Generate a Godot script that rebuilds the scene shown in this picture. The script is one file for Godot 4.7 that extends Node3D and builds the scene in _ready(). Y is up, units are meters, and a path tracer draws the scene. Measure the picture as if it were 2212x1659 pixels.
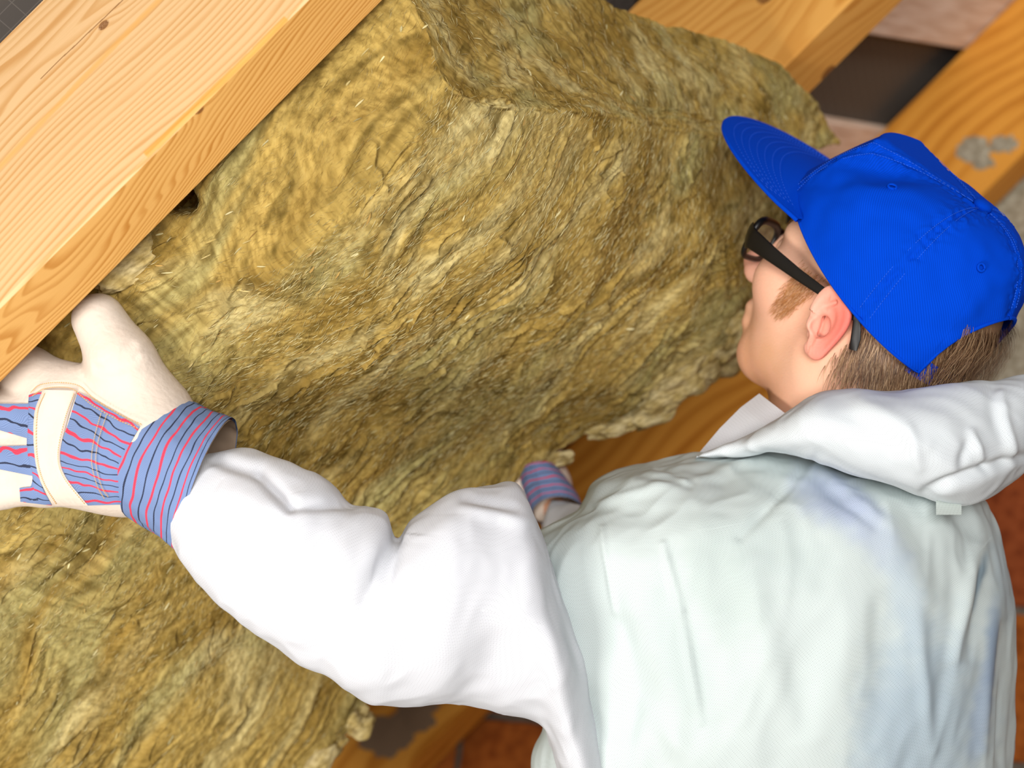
extends Node3D
# Attic: a man in a white coverall presses a mineral wool slab between two rafters.
# Measures are taken in the photograph's pixels plus a distance, and become world points in wp().
# World: y up, -z along the ridge towards the brick gable, rafters lie in planes of constant z.

const FPX := 2892.8            # focal length in pixels of a 2212 x 1659 frame (32 degrees upright)
const EYE := Vector3(0.0, 1.2, 0.0)
var B: Basis                   # camera axes in the world
var org := Vector3.ZERO        # base of the thing being built
var used := {}
var rng := RandomNumberGenerator.new()
var M := {}

func _ready() -> void:
	rng.seed = 7
	# ---------------------------------------------------------------- camera, sky, light, exposure
	var zw := Vector3(-0.332, 0.332, 0.883).normalized()
	var yw := Vector3(0.1185, 0.943, -0.310)
	yw = (yw - zw * yw.dot(zw)).normalized()
	var xw := yw.cross(zw)
	B = Basis(Vector3(xw.x, yw.x, zw.x), Vector3(xw.y, yw.y, zw.y), Vector3(xw.z, yw.z, zw.z))
	var cam := Camera3D.new()
	cam.name = "camera"
	cam.transform = Transform3D(B, EYE)
	var at := CameraAttributesPhysical.new()
	at.frustum_focal_length = 41.85
	at.frustum_focus_distance = 1.05
	at.exposure_aperture = 3.4
	at.frustum_near = 0.05
	at.frustum_far = 50.0
	cam.attributes = at
	cam.fov = 32.0
	cam.near = 0.05
	cam.far = 50.0
	cam.current = true
	add_child(cam)
	var env := Environment.new()
	env.background_mode = Environment.BG_COLOR
	env.background_color = Color(0.75, 0.8, 0.9)
	env.background_energy_multiplier = 0.3
	env.tonemap_mode = Environment.TONE_MAPPER_LINEAR
	env.tonemap_exposure = 0.64
	env.sdfgi_enabled = true
	env.ssao_enabled = true
	env.ssil_enabled = true
	var we := WorldEnvironment.new()
	we.name = "environment"
	we.environment = env
	add_child(we)
	unseen_lamp("unseen_lamp", Vector3(-0.70, -0.50, -0.05), Vector3(0.05, 0.0, -1.15), 0.34, 2.2, Color(1.0, 0.98, 0.96), "unseen small square lamp on a tripod, left of the camera, lighting slab and sleeve")  # out of view, placed to light slab and sleeve from the lower left
	unseen_lamp("unseen_lamp", Vector3(0.10, 0.34, 0.75), Vector3(0.1, 0.0, -1.2), 0.90, 5.3, Color(1.0, 0.99, 0.985), "unseen wide square lamp on a tripod, behind the camera, softening the shade")  # out of view, placed to soften the shade over the whole scene
	unseen_lamp("unseen_lamp", Vector3(1.15, 1.0, -1.25), Vector3(0.75, 0.6, -2.15), 0.30, 0.75, Color(1.0, 0.96, 0.9), "added square fill lamp on a tripod, right of the man, lighting the gable")  # added fill lamp, brightens the rafters and boards at the back
	# ---------------------------------------------------------------- the place and the things
	materials()
	setting()
	rafters()
	slab()
	person()

func unseen_lamp(called: String, from: Vector3, to: Vector3, side: float, energy: float, tone: Color, label: String) -> void:  # a lamp out of view; its housing and tripod are invented
	var p := wpv(from)
	var q := wpv(to)
	var o := thing(called, label, "lamp", Vector3(p.x, 0.0, p.z), "unseen lamps out of view")
	var dir := (q - p).normalized()
	var l := AreaLight3D.new()
	l.name = "lamp_light"
	l.area_size = Vector2(side, side)
	l.light_energy = energy
	l.light_color = tone
	l.area_range = 12.0
	l.shadow_enabled = true
	add_child(l, true)
	l.look_at_from_position(p + dir * 0.012, q, Vector3.UP)
	var glow := StandardMaterial3D.new()
	glow.albedo_color = Color(0.9, 0.9, 0.9)
	glow.emission_enabled = true
	glow.emission = tone
	glow.emission_energy_multiplier = 1.5
	var dark := StandardMaterial3D.new()
	dark.albedo_color = Color(0.1, 0.1, 0.11)
	dark.roughness = 0.5
	var face := BoxMesh.new()
	face.size = Vector3(side, side, 0.006)
	var panel := part("glowing_panel", face, glow, o)
	panel.transform = Transform3D(Basis.looking_at(dir), p - org)
	var body := BoxMesh.new()
	body.size = Vector3(side + 0.03, side + 0.03, 0.04)
	var hs := part("housing", body, dark, o)
	hs.transform = Transform3D(Basis.looking_at(dir), p - dir * 0.026 - org)
	var foot := p - dir * 0.06
	var m := mb()
	tube(m, [foot, Vector3(foot.x, 0.45, foot.z)], [0.012, 0.014], 10)
	part("pole", done(m), dark, o)
	for k in 3:
		var a := TAU * k / 3.0 + 0.4
		var ml := mb()
		tube(ml, [Vector3(foot.x, 0.5, foot.z), Vector3(foot.x + cos(a) * 0.35, 0.01, foot.z + sin(a) * 0.35)], [0.01, 0.01], 8)
		part("leg", done(ml), dark, o)

# ------------------------------------------------------------------ points
func cp(x: float, y: float, d: float) -> Vector3:      # a pixel and a distance, in camera axes
	return Vector3((x - 1106.0) / FPX * d, (829.5 - y) / FPX * d, -d)

func wpv(c: Vector3) -> Vector3:
	return EYE + B * c

func wp(x: float, y: float, d: float) -> Vector3:
	return wpv(cp(x, y, d))

func rf(r: float, n: float, z: float) -> Vector3:      # roof frame: along the rafters, into the roof, along the ridge away
	var s := 0.70711
	var c := Vector3(s, s, 0) * r + Vector3(-s, s, 0) * 0.296 + Vector3(0, 0, -0.95)
	c += Vector3(-0.883 * s, 0.883 * s, -0.4695) * n + Vector3(0.4695 * s, -0.4695 * s, -0.883) * z
	return wpv(c)

func cr(pts: Array, t: float) -> Vector3:              # Catmull-Rom through points that carry their own parameter in w (Vector4)
	var n := pts.size()
	if t <= pts[0].w:
		return v3(pts[0]) + (v3(pts[1]) - v3(pts[0])) * ((t - pts[0].w) / (pts[1].w - pts[0].w))
	if t >= pts[n - 1].w:
		return v3(pts[n - 1]) + (v3(pts[n - 1]) - v3(pts[n - 2])) * ((t - pts[n - 1].w) / (pts[n - 1].w - pts[n - 2].w))
	var i := 0
	while i < n - 2 and t > pts[i + 1].w:
		i += 1
	var a := v3(pts[maxi(i - 1, 0)])
	var b := v3(pts[i])
	var c := v3(pts[i + 1])
	var d := v3(pts[mini(i + 2, n - 1)])
	var f: float = (t - pts[i].w) / (pts[i + 1].w - pts[i].w)
	var ta: float = pts[maxi(i - 1, 0)].w
	var tb: float = pts[i].w
	var tc: float = pts[i + 1].w
	var td: float = pts[mini(i + 2, n - 1)].w
	var m1 := (c - a) / maxf(tc - ta, 1e-5) * (tc - tb)
	var m2 := (d - b) / maxf(td - tb, 1e-5) * (tc - tb)
	var f2 := f * f
	var f3 := f2 * f
	return b * (2 * f3 - 3 * f2 + 1) + m1 * (f3 - 2 * f2 + f) + c * (-2 * f3 + 3 * f2) + m2 * (f3 - f2)

func v3(v: Vector4) -> Vector3:
	return Vector3(v.x, v.y, v.z)

func even(list: Array) -> Array:                       # [x, y, d] triples -> Vector4 with parameter 0..1
	var out := []
	for i in list.size():
		var e: Array = list[i]
		out.append(Vector4(e[0], e[1], e[2], float(i) / (list.size() - 1)))
	return out

# ------------------------------------------------------------------ nodes
func numbered(called: String) -> String:
	if not used.has(called):
		used[called] = 0
		return called
	used[called] += 1
	return "%s_%03d" % [called, used[called]]

func thing(called: String, label: String, category: String, base: Vector3, group := "") -> Node3D:
	var o := Node3D.new()
	o.name = numbered(called)
	o.position = base
	org = base
	add_child(o)
	o.set_meta("label", label)
	o.set_meta("category", category)
	if group:
		o.set_meta("group", group)
	return o

func part(called: String, mesh: Mesh, mat: Material, parent: Node, label := "", kind := "") -> MeshInstance3D:
	var o := MeshInstance3D.new()
	o.name = called
	o.mesh = mesh
	o.material_override = mat
	if label:
		o.set_meta("label", label)
	if kind:
		o.set_meta("kind", kind)
	parent.add_child(o, true)
	return o

func struct(called: String, mesh: Mesh, mat: Material) -> MeshInstance3D:
	return part(called, mesh, mat, self, "", "structure")

# ------------------------------------------------------------------ meshes: points in the world, stored from org
func mb() -> Dictionary:
	return {"v": PackedVector3Array(), "n": PackedVector3Array(), "u": PackedVector2Array(), "c": PackedColorArray(), "i": PackedInt32Array()}

func done(m: Dictionary) -> ArrayMesh:
	var v: PackedVector3Array = m.v
	for k in v.size():
		v[k] = v[k] - org
	var a := []
	a.resize(Mesh.ARRAY_MAX)
	a[Mesh.ARRAY_VERTEX] = v
	a[Mesh.ARRAY_NORMAL] = m.n
	a[Mesh.ARRAY_TEX_UV] = m.u
	a[Mesh.ARRAY_COLOR] = m.c
	a[Mesh.ARRAY_INDEX] = m.i
	var am := ArrayMesh.new()
	am.add_surface_from_arrays(Mesh.PRIMITIVE_TRIANGLES, a)
	return am

# a grid of nu x nv points (row-major, u fastest) joined to m; side: 0 faces away from the middle, 1 faces the eye, -1 keeps, 2 flips
func sheet(m: Dictionary, p: PackedVector3Array, nu: int, nv: int, uv: PackedVector2Array, col: PackedColorArray, side := 0) -> void:
	var n := PackedVector3Array()
	n.resize(p.size())
	var wrap := p[0].distance_to(p[nu - 1]) < 1e-6 and nv > 1 and p[nu].distance_to(p[2 * nu - 1]) < 1e-6
	var mid := Vector3.ZERO
	for q in p:
		mid += q
	mid /= p.size()
	var sum := 0.0
	for j in nv:
		for i in nu:
			var a := p[j * nu + (i + 1 if i < nu - 1 else (1 if wrap else i))] - p[j * nu + (i - 1 if i > 0 else (nu - 2 if wrap else i))]
			var b := p[mini(j + 1, nv - 1) * nu + i] - p[maxi(j - 1, 0) * nu + i]
			var c := a.cross(b)
			if c.length_squared() < 1e-22:      # a pole
				var j2 := 1 if j == 0 else nv - 2
				a = p[j2 * nu + (i + 1 if i < nu - 1 else (1 if wrap else i))] - p[j2 * nu + (i - 1 if i > 0 else (nu - 2 if wrap else i))]
				c = a.cross(b)
			c = c.normalized()
			n[j * nu + i] = c
			var ref := (EYE - p[j * nu + i]) if side == 1 else (p[j * nu + i] - mid)
			sum += c.dot(ref)
	var flip := (sum < 0.0 and side >= 0 and side < 2) or side == 2
	var base: int = m.v.size()
	if flip:
		for k in n.size():
			n[k] = -n[k]
	m.v.append_array(p)
	m.n.append_array(n)
	if uv.size() == p.size():
		m.u.append_array(uv)
	else:
		for j in nv:
			for i in nu:
				m.u.append(Vector2(float(i) / (nu - 1), float(j) / maxf(nv - 1, 1)))
	if col.size() == p.size():
		m.c.append_array(col)
	else:
		var w := PackedColorArray()
		w.resize(p.size())
		w.fill(col[0] if col.size() else Color.WHITE)
		m.c.append_array(w)
	var ix := PackedInt32Array()
	ix.resize((nu - 1) * (nv - 1) * 6)
	var k := 0
	for j in nv - 1:
		for i in nu - 1:
			var a := base + j * nu + i
			var b := a + 1
			var c := a + nu
			var d := c + 1
			if flip:
				ix[k] = a; ix[k + 1] = b; ix[k + 2] = c; ix[k + 3] = b; ix[k + 4] = d; ix[k + 5] = c
			else:
				ix[k] = a; ix[k + 1] = c; ix[k + 2] = b; ix[k + 3] = b; ix[k + 4] = c; ix[k + 5] = d
			k += 6
	m.i.append_array(ix)

func tube(m: Dictionary, pts: Array, rad: Array, sides := 8, col := PackedColorArray(), flat := 1.0, wide := Vector3.ZERO) -> void:
	var n := pts.size()
	var p := PackedVector3Array()
	var last := Vector3.ZERO
	for j in range(-1, n + 1):
		var k := clampi(j, 0, n - 1)
		var t: Vector3 = (pts[mini(k + 1, n - 1)] - pts[maxi(k - 1, 0)]).normalized()
		if last == Vector3.ZERO:
			last = wide if wide != Vector3.ZERO else (Vector3.UP if absf(t.y) < 0.9 else Vector3.RIGHT)
		var s := (last - t * last.dot(t)).normalized()
		if wide != Vector3.ZERO:
			s = (wide - t * wide.dot(t)).normalized()
		last = s
		var w := t.cross(s)
		var r: float = rad[k] if j == k else 0.0
		for i in sides + 1:
			var a := TAU * i / sides
			p.append(pts[k] + s * (cos(a) * r) + w * (sin(a) * r * flat))
	sheet(m, p, sides + 1, n + 2, PackedVector2Array(), col)

# a box with bevelled edges given by its corner and three edge vectors; uv in metres along a / across
func beam(m: Dictionary, o: Vector3, a: Vector3, b: Vector3, c: Vector3, bev: float, col := Color.WHITE) -> void:
	var la := a.length()
	var lb := b.length()
	var lc := c.length()
	var ua := a / la
	var ub := b / lb
	var uc := c / lc
	var hand := ua.cross(ub).dot(uc) > 0.0
	var ring := [Vector2(bev, 0), Vector2(lb - bev, 0), Vector2(lb, bev), Vector2(lb, lc - bev), Vector2(lb - bev, lc), Vector2(bev, lc), Vector2(0, lc - bev), Vector2(0, bev)]
	var run := 0.0
	for k in 8:
		var p: Vector2 = ring[k]
		var q: Vector2 = ring[(k + 1) % 8]
		var e := q - p
		var nn := (ub * e.y - uc * e.x).normalized()
		var base: int = m.v.size()
		for s in 2:
			for w in [p, q]:
				m.v.append(o + ua * (la * s) + ub * w.x + uc * w.y)
				m.n.append(nn)
				m.c.append(col)
				m.u.append(Vector2(la * s, run + (0.0 if w == p else e.length())))
		run += e.length()
		if hand:
			m.i.append_array([base, base + 2, base + 1, base + 1, base + 2, base + 3])
		else:
			m.i.append_array([base, base + 1, base + 2, base + 1, base + 3, base + 2])
	for s in 2:
		var base: int = m.v.size()
		for w: Vector2 in ring:
			m.v.append(o + ua * (la * s) + ub * w.x + uc * w.y)
			m.n.append(ua if s else -ua)
			m.c.append(col)
			m.u.append(Vector2(w.x, w.y))
		for k in range(1, 7):
			if (s == 1) == hand:
				m.i.append_array([base, base + k + 1, base + k])
			else:
				m.i.append_array([base, base + k, base + k + 1])

# ------------------------------------------------------------------ distance fields and surface nets
func smin(a: float, b: float, k: float) -> float:
	var h := maxf(k - absf(a - b), 0.0) / k
	return minf(a, b) - h * h * k * 0.25

func ell(p: Vector3, c: Vector3, r: Vector3) -> float:
	var q := p - c
	var k0 := (q / r).length()
	var k1 := (q / (r * r)).length()
	return k0 * (k0 - 1.0) / maxf(k1, 1e-6)

func cap(p: Vector3, a: Vector3, b: Vector3, ra: float, rb: float) -> float:
	var ab := b - a
	var h := clampf((p - a).dot(ab) / ab.length_squared(), 0.0, 1.0)
	return (p - a - ab * h).length() - lerpf(ra, rb, h)

# meshes f(point) = 0 inside the box; returns points, normals and triangles in the field's own axes
func nets(lo: Vector3, hi: Vector3, cell: float, f: Callable) -> Dictionary:
	var nx := int(ceil((hi.x - lo.x) / cell)) + 1
	var ny := int(ceil((hi.y - lo.y) / cell)) + 1
	var nz := int(ceil((hi.z - lo.z) / cell)) + 1
	var val := PackedFloat32Array()
	val.resize(nx * ny * nz)
	val.fill(1e9)
	var st := 4
	var reach := cell * st * 1.3
	for k in range(0, nz, st):
		for j in range(0, ny, st):
			for i in range(0, nx, st):
				var mid := lo + Vector3(i + 2, j + 2, k + 2) * cell
				var d: float = f.call(mid)
				if absf(d) > reach:
					if d < 0.0:
						for kk in range(k, mini(k + st, nz)):
							for jj in range(j, mini(j + st, ny)):
								for ii in range(i, mini(i + st, nx)):
									val[(kk * ny + jj) * nx + ii] = -1e9
					continue
				for kk in range(k, mini(k + st, nz)):
					for jj in range(j, mini(j + st, ny)):
						for ii in range(i, mini(i + st, nx)):
							val[(kk * ny + jj) * nx + ii] = f.call(lo + Vector3(ii, jj, kk) * cell)
	var ids := PackedInt32Array()
	ids.resize(nx * ny * nz)
	ids.fill(-1)
	var pts := PackedVector3Array()
	var offs := [0, 1, nx, nx + 1, nx * ny, nx * ny + 1, nx * ny + nx, nx * ny + nx + 1]
	var cor := [Vector3(0, 0, 0), Vector3(1, 0, 0), Vector3(0, 1, 0), Vector3(1, 1, 0), Vector3(0, 0, 1), Vector3(1, 0, 1), Vector3(0, 1, 1), Vector3(1, 1, 1)]
	var edges := [[0, 1], [2, 3], [4, 5], [6, 7], [0, 2], [1, 3], [4, 6], [5, 7], [0, 4], [1, 5], [2, 6], [3, 7]]
	for k in nz - 1:
		for j in ny - 1:
			for i in nx - 1:
				var o := (k * ny + j) * nx + i
				var v0 := val[o]
				if absf(v0) > 1e8:
					continue
				var neg := 0
				for q in 8:
					if val[o + offs[q]] < 0.0:
						neg += 1
				if neg == 0 or neg == 8:
					continue
				var s := Vector3.ZERO
				var cnt := 0
				for e in edges:
					var a := val[o + offs[e[0]]]
					var b := val[o + offs[e[1]]]
					if (a < 0.0) != (b < 0.0):
						s += cor[e[0]].lerp(cor[e[1]], clampf(a / (a - b), 0.0, 1.0))
						cnt += 1
				ids[o] = pts.size()
				pts.append(lo + (Vector3(i, j, k) + s / cnt) * cell)
	var tri := PackedInt32Array()
	var axes := [[1, nx, nx * ny], [nx, nx * ny, 1], [nx * ny, 1, nx]]
	for k in range(1, nz - 1):
		for j in range(1, ny - 1):
			for i in range(1, nx - 1):
				var o := (k * ny + j) * nx + i
				var a := val[o]
				if absf(a) > 1e8:
					continue
				for ax in axes:
					var b := val[o + ax[0]]
					if (a < 0.0) == (b < 0.0):
						continue
					var q0 := ids[o]
					var q1 := ids[o - ax[1]]
					var q2 := ids[o - ax[1] - ax[2]]
					var q3 := ids[o - ax[2]]
					if q0 < 0 or q1 < 0 or q2 < 0 or q3 < 0:
						continue
					if a < 0.0:
						tri.append_array([q0, q2, q1, q0, q3, q2])
					else:
						tri.append_array([q0, q1, q2, q0, q2, q3])
	var nor := PackedVector3Array()
	nor.resize(pts.size())
	var e := cell * 0.5
	for q in pts.size():
		var p := pts[q]
		var g := Vector3(1, -1, -1) * float(f.call(p + Vector3(e, -e, -e))) + Vector3(-1, -1, 1) * float(f.call(p + Vector3(-e, -e, e)))
		g += Vector3(-1, 1, -1) * float(f.call(p + Vector3(-e, e, -e))) + Vector3(1, 1, 1) * float(f.call(p + Vector3(e, e, e)))
		nor[q] = g.normalized()
	return {"p": pts, "n": nor, "t": tri}

# adds a nets result to m; place turns the field's axes into the world
func add_net(m: Dictionary, r: Dictionary, place: Transform3D, color: Callable, planar := 0.0) -> void:
	var base: int = m.v.size()
	var pts: PackedVector3Array = r.p
	var nor: PackedVector3Array = r.n
	for q in pts.size():
		m.v.append(place * pts[q])
		m.n.append((place.basis * nor[q]).normalized())
		m.u.append(Vector2(pts[q].x, pts[q].y))
		m.c.append(color.call(pts[q], nor[q]))
	var mirrored := place.basis.determinant() < 0.0
	var t: PackedInt32Array = r.t
	# clockwise seen from outside
	for q in range(0, t.size(), 3):
		var a := pts[t[q]]
		var g := (pts[t[q + 2]] - a).cross(pts[t[q + 1]] - a)
		if (g.dot(nor[t[q]] + nor[t[q + 1]] + nor[t[q + 2]]) < 0.0) != mirrored:
			m.i.append_array([base + t[q], base + t[q + 2], base + t[q + 1]])
		else:
			m.i.append_array([base + t[q], base + t[q + 1], base + t[q + 2]])

func noise(seed_: int, freq: float, oct := 3, kind := FastNoiseLite.TYPE_SIMPLEX_SMOOTH) -> FastNoiseLite:
	var n := FastNoiseLite.new()
	n.noise_type = kind
	n.seed = seed_
	n.frequency = freq
	n.fractal_type = FastNoiseLite.FRACTAL_FBM if oct > 1 else FastNoiseLite.FRACTAL_NONE
	n.fractal_octaves = oct
	return n

func hx(s: String) -> Color:
	return Color.html(s)

func lin(s: String) -> Color:
	return Color.html(s).srgb_to_linear()

# ------------------------------------------------------------------ materials
func std(c: Color, rough := 0.85, vc := false) -> StandardMaterial3D:
	var m := StandardMaterial3D.new()
	m.albedo_color = c
	m.roughness = rough
	m.vertex_color_use_as_albedo = vc
	m.metallic_specular = 0.3
	return m

func noise_tex(seed_: int, freq: float, oct: int, stops: Array, size := 512, bump := 0.0) -> NoiseTexture2D:
	var t := NoiseTexture2D.new()
	t.width = size
	t.height = size
	t.seamless = true
	t.noise = noise(seed_, freq, oct)
	if bump > 0.0:
		t.as_normal_map = true
		t.bump_strength = bump
	if stops.size():
		var g := Gradient.new()
		g.offsets = PackedFloat32Array()
		g.colors = PackedColorArray()
		for s in stops:
			g.add_point(s[0], s[1])
		t.color_ramp = g
	return t

func materials() -> void:
	# mineral wool: vertex colours carry the patches, the texture the fine streaks along the fibres
	var w := std(Color.WHITE, 0.95, true)
	w.metallic_specular = 0.15
	w.albedo_texture = noise_tex(3, 0.012, 5, [[0.0, hx("b4ad9c")], [0.4, hx("dcd7ca")], [0.6, hx("f0ece2")], [1.0, hx("ffffff")]], 1024)
	w.uv1_scale = Vector3(7.0, 17.0, 1.0)
	w.heightmap_enabled = false
	w.normal_enabled = true
	w.normal_texture = noise_tex(5, 0.02, 4, [], 1024, 4.0)
	w.normal_scale = 0.9
	M.wool = w
	var fb := std(Color.WHITE, 0.9, true)
	fb.metallic_specular = 0.2
	M.fibre = fb
	# mortar and brick
	var br := std(Color.WHITE, 0.9, true)
	br.albedo_texture = noise_tex(11, 0.02, 4, [[0.0, hx("b09a90")], [0.5, hx("e6dcd6")], [1.0, hx("ffffff")]], 512)
	br.uv1_triplanar = true
	br.uv1_world_triplanar = true
	br.uv1_scale = Vector3(3, 3, 3)
	M.brick = br
	var mo := std(hx("8d887c"), 0.95)
	mo.albedo_texture = noise_tex(12, 0.03, 4, [[0.0, hx("a8a296")], [1.0, hx("ffffff")]], 512)
	mo.uv1_triplanar = true
	mo.uv1_world_triplanar = true
	mo.uv1_scale = Vector3(4, 4, 4)
	M.mortar = mo
	var sm: StandardMaterial3D = mo.duplicate()
	sm.albedo_color = hx("c2bcaa")
	M.smear = sm
	M.dirt = std(hx("86705a"), 0.95)
	M.bounce_plaster = std(hx("c4bdb2"), 0.95)  # for the unseen walls, pale so that they bounce light into the attic
	M.bounce_concrete = std(hx("d8d0c2"), 0.95)  # for the unseen floor, pale so that light bounces up
	# roofing membrane with a faint square scrim
	var im := Image.create(64, 64, false, Image.FORMAT_RGB8)
	im.fill(hx("59544f"))
	im.fill_rect(Rect2i(0, 0, 64, 3), hx("6e6862"))
	im.fill_rect(Rect2i(0, 0, 3, 64), hx("6e6862"))
	var me := std(Color.WHITE, 0.6)
	me.albedo_texture = ImageTexture.create_from_image(im)
	me.uv1_scale = Vector3(60, 60, 1)
	M.membrane = me
	var pb := std(hx("f6e6da"), 0.8)
	pb.albedo_texture = noise_tex(14, 0.01, 4, [[0.0, hx("d8c6b8")], [1.0, hx("ffffff")]], 512)
	pb.uv1_scale = Vector3(1.5, 12, 1)
	M.pale = pb

# timber: growth rings round a wandering pith, seen on one face; knots are [x, y, size] in metres on that face
func timber(seed_: int, w: int, h: int, long: float, wide: float, pith: Vector2, period: float, knots: Array, early: Color, late: Color, cracks := []) -> StandardMaterial3D:
	var im := Image.create(w, h, false, Image.FORMAT_RGB8)
	var wob := noise(seed_, 1.3, 2)
	var fine := noise(seed_ + 1, 1.0, 2)
	var tone := noise(seed_ + 2, 1.0, 2)
	var data := PackedByteArray()
	data.resize(w * h * 3)
	var kn := []
	for k in knots:
		kn.append([k[0], k[1], k[2], k[2] * 5.0])
	for i in w:
		var x := long * i / w
		var py := pith.x + wob.get_noise_1d(x) * 0.075
		var pz := pith.y + wob.get_noise_1d(x + 50.0) * 0.045
		for j in h:
			var y := wide * j / h
			var dy := y - py
			var r := sqrt(dy * dy + pz * pz) + fine.get_noise_2d(x * 7.0, y * 40.0) * 0.0022 + tone.get_noise_2d(x * 0.7, y * 16.0) * 0.007
			var dark := 0.0
			for k in kn:
				var ex: float = (x - k[0]) * 0.5
				var ey: float = y - k[1]
				var d2: float = ex * ex + ey * ey
				var sz: float = k[2]
				if d2 < sz * sz * 40.0:
					r += sz * 1.6 * exp(-d2 / (sz * sz * 4.0))
					var dd := sqrt(ex * ex * 2.6 + ey * ey) / sz
					dark = maxf(dark, clampf((1.15 - dd) * 4.0, 0.0, 1.0) * (0.55 + 0.45 * clampf(sin(dd * 16.0), 0.0, 1.0)))
			var t := fposmod(r / period, 1.0)
			var l := smoothstep(0.3, 0.86, t) * (1.0 - smoothstep(0.88, 1.0, t))
			l = l * (0.55 + 0.5 * tone.get_noise_2d(x * 2.0, r * 130.0 + 7.0) + 0.18)
			var s := fine.get_noise_2d(x * 22.0, y * 900.0) * 0.10 + tone.get_noise_2d(x * 3.0, y * 14.0) * 0.12
			var c := early.lerp(late, clampf(l + s, 0.0, 1.0))
			if dark > 0.0:
				c = c.lerp(Color(0.36, 0.2, 0.1), dark * 0.85)
			for q: Array in cracks:
				if x > q[0] and x < q[1]:
					var cy: float = lerpf(q[2], q[3], (x - q[0]) / (q[1] - q[0])) + fine.get_noise_1d(x * 12.0) * 0.0015
					var cd := absf(y - cy)
					if cd < q[4]:
						c = c.lerp(q[5], 0.75 * (1.0 - cd / q[4] * 0.5))
			var o := (j * w + i) * 3
			data[o] = int(clampf(c.r, 0, 1) * 255)
			data[o + 1] = int(clampf(c.g, 0, 1) * 255)
			data[o + 2] = int(clampf(c.b, 0, 1) * 255)
	im.set_data(w, h, false, Image.FORMAT_RGB8, data)
	var m := std(Color.WHITE, 0.55)
	m.albedo_texture = ImageTexture.create_from_image(im)
	m.uv1_scale = Vector3(1.0 / long, 1.0 / wide, 1)
	return m

# ------------------------------------------------------------------ the setting
const WALL_Z := 1.425
var wall_face := 0.0

func setting() -> void:
	org = Vector3.ZERO
	var gz := rf(0, 0, WALL_Z).z
	# floor and the walls that close the attic; unseen ones pale to bounce light
	var m := mb()
	beam(m, Vector3(-3.2, -0.1, gz - 0.3), Vector3(7.0, 0, 0), Vector3(0, 0.1, 0), Vector3(0, 0, 4.6), 0.002)
	struct("floor", done(m), M.bounce_concrete)
	m = mb()
	beam(m, Vector3(-3.2, 0, gz - 0.3), Vector3(7.0, 0, 0), Vector3(0, 3.9, 0), Vector3(0, 0, 0.3), 0.002)
	var wall := struct("wall_gable", done(m), M.mortar)
	bricks(wall, gz)
	wall_face = gz
	wall_smears(wall)
	m = mb()
	beam(m, Vector3(3.5, 0, gz - 0.3), Vector3(0.2, 0, 0), Vector3(0, 3.9, 0), Vector3(0, 0, 4.6), 0.002)
	struct("wall_ridge", done(m), M.bounce_plaster)
	m = mb()
	beam(m, Vector3(-3.2, 0, gz + 4.1), Vector3(6.9, 0, 0), Vector3(0, 3.9, 0), Vector3(0, 0, 0.2), 0.002)
	struct("wall_rear", done(m), M.bounce_plaster)
	# roof underlay above the rafters, with pale boards across it
	m = mb()
	var thick := rf(0, 0.21, 0) - rf(0, 0.2, 0)
	beam(m, rf(-3.0, 0.223, -3.0), rf(3.2, 0.223, -3.0) - rf(-3.0, 0.223, -3.0), rf(0, 0, 4.5) - rf(0, 0, 0), thick * 8.0, 0.002)
	var roof := struct("ceiling", done(m), M.membrane)
	# boards: measured on the underlay, three corners in pixels each
	for q: Array in [[1880, 75, 2230, 130, 2330, -30], [1690, 246, 1990, 296, 1925, 232]]:
		var a := hit(q[0], q[1])
		var b := hit(q[2], q[3])
		var c := hit(q[4], q[5])
		var u := b - a
		var w := c - b
		w -= u.normalized() * w.dot(u.normalized())
		if q[5] > 100:
			w = -w
		w = w.normalized() * (0.16 if q[5] > 100 else 0.14)
		a -= u * 0.9
		var mm := mb()
		beam(mm, a, u * 2.4, w, thick.normalized() * 0.022, 0.002)
		part("board", done(mm), M.pale, roof)

func hit(x: float, y: float) -> Vector3:              # where the line of sight meets the underlay
	var o := rf(0, 0.2, 0)
	var nn := (rf(0, 1, 0) - rf(0, 0, 0)).normalized()
	var d := (wp(x, y, 1.0) - EYE)
	return EYE + d * ((o - EYE).dot(nn) / d.dot(nn))

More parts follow.
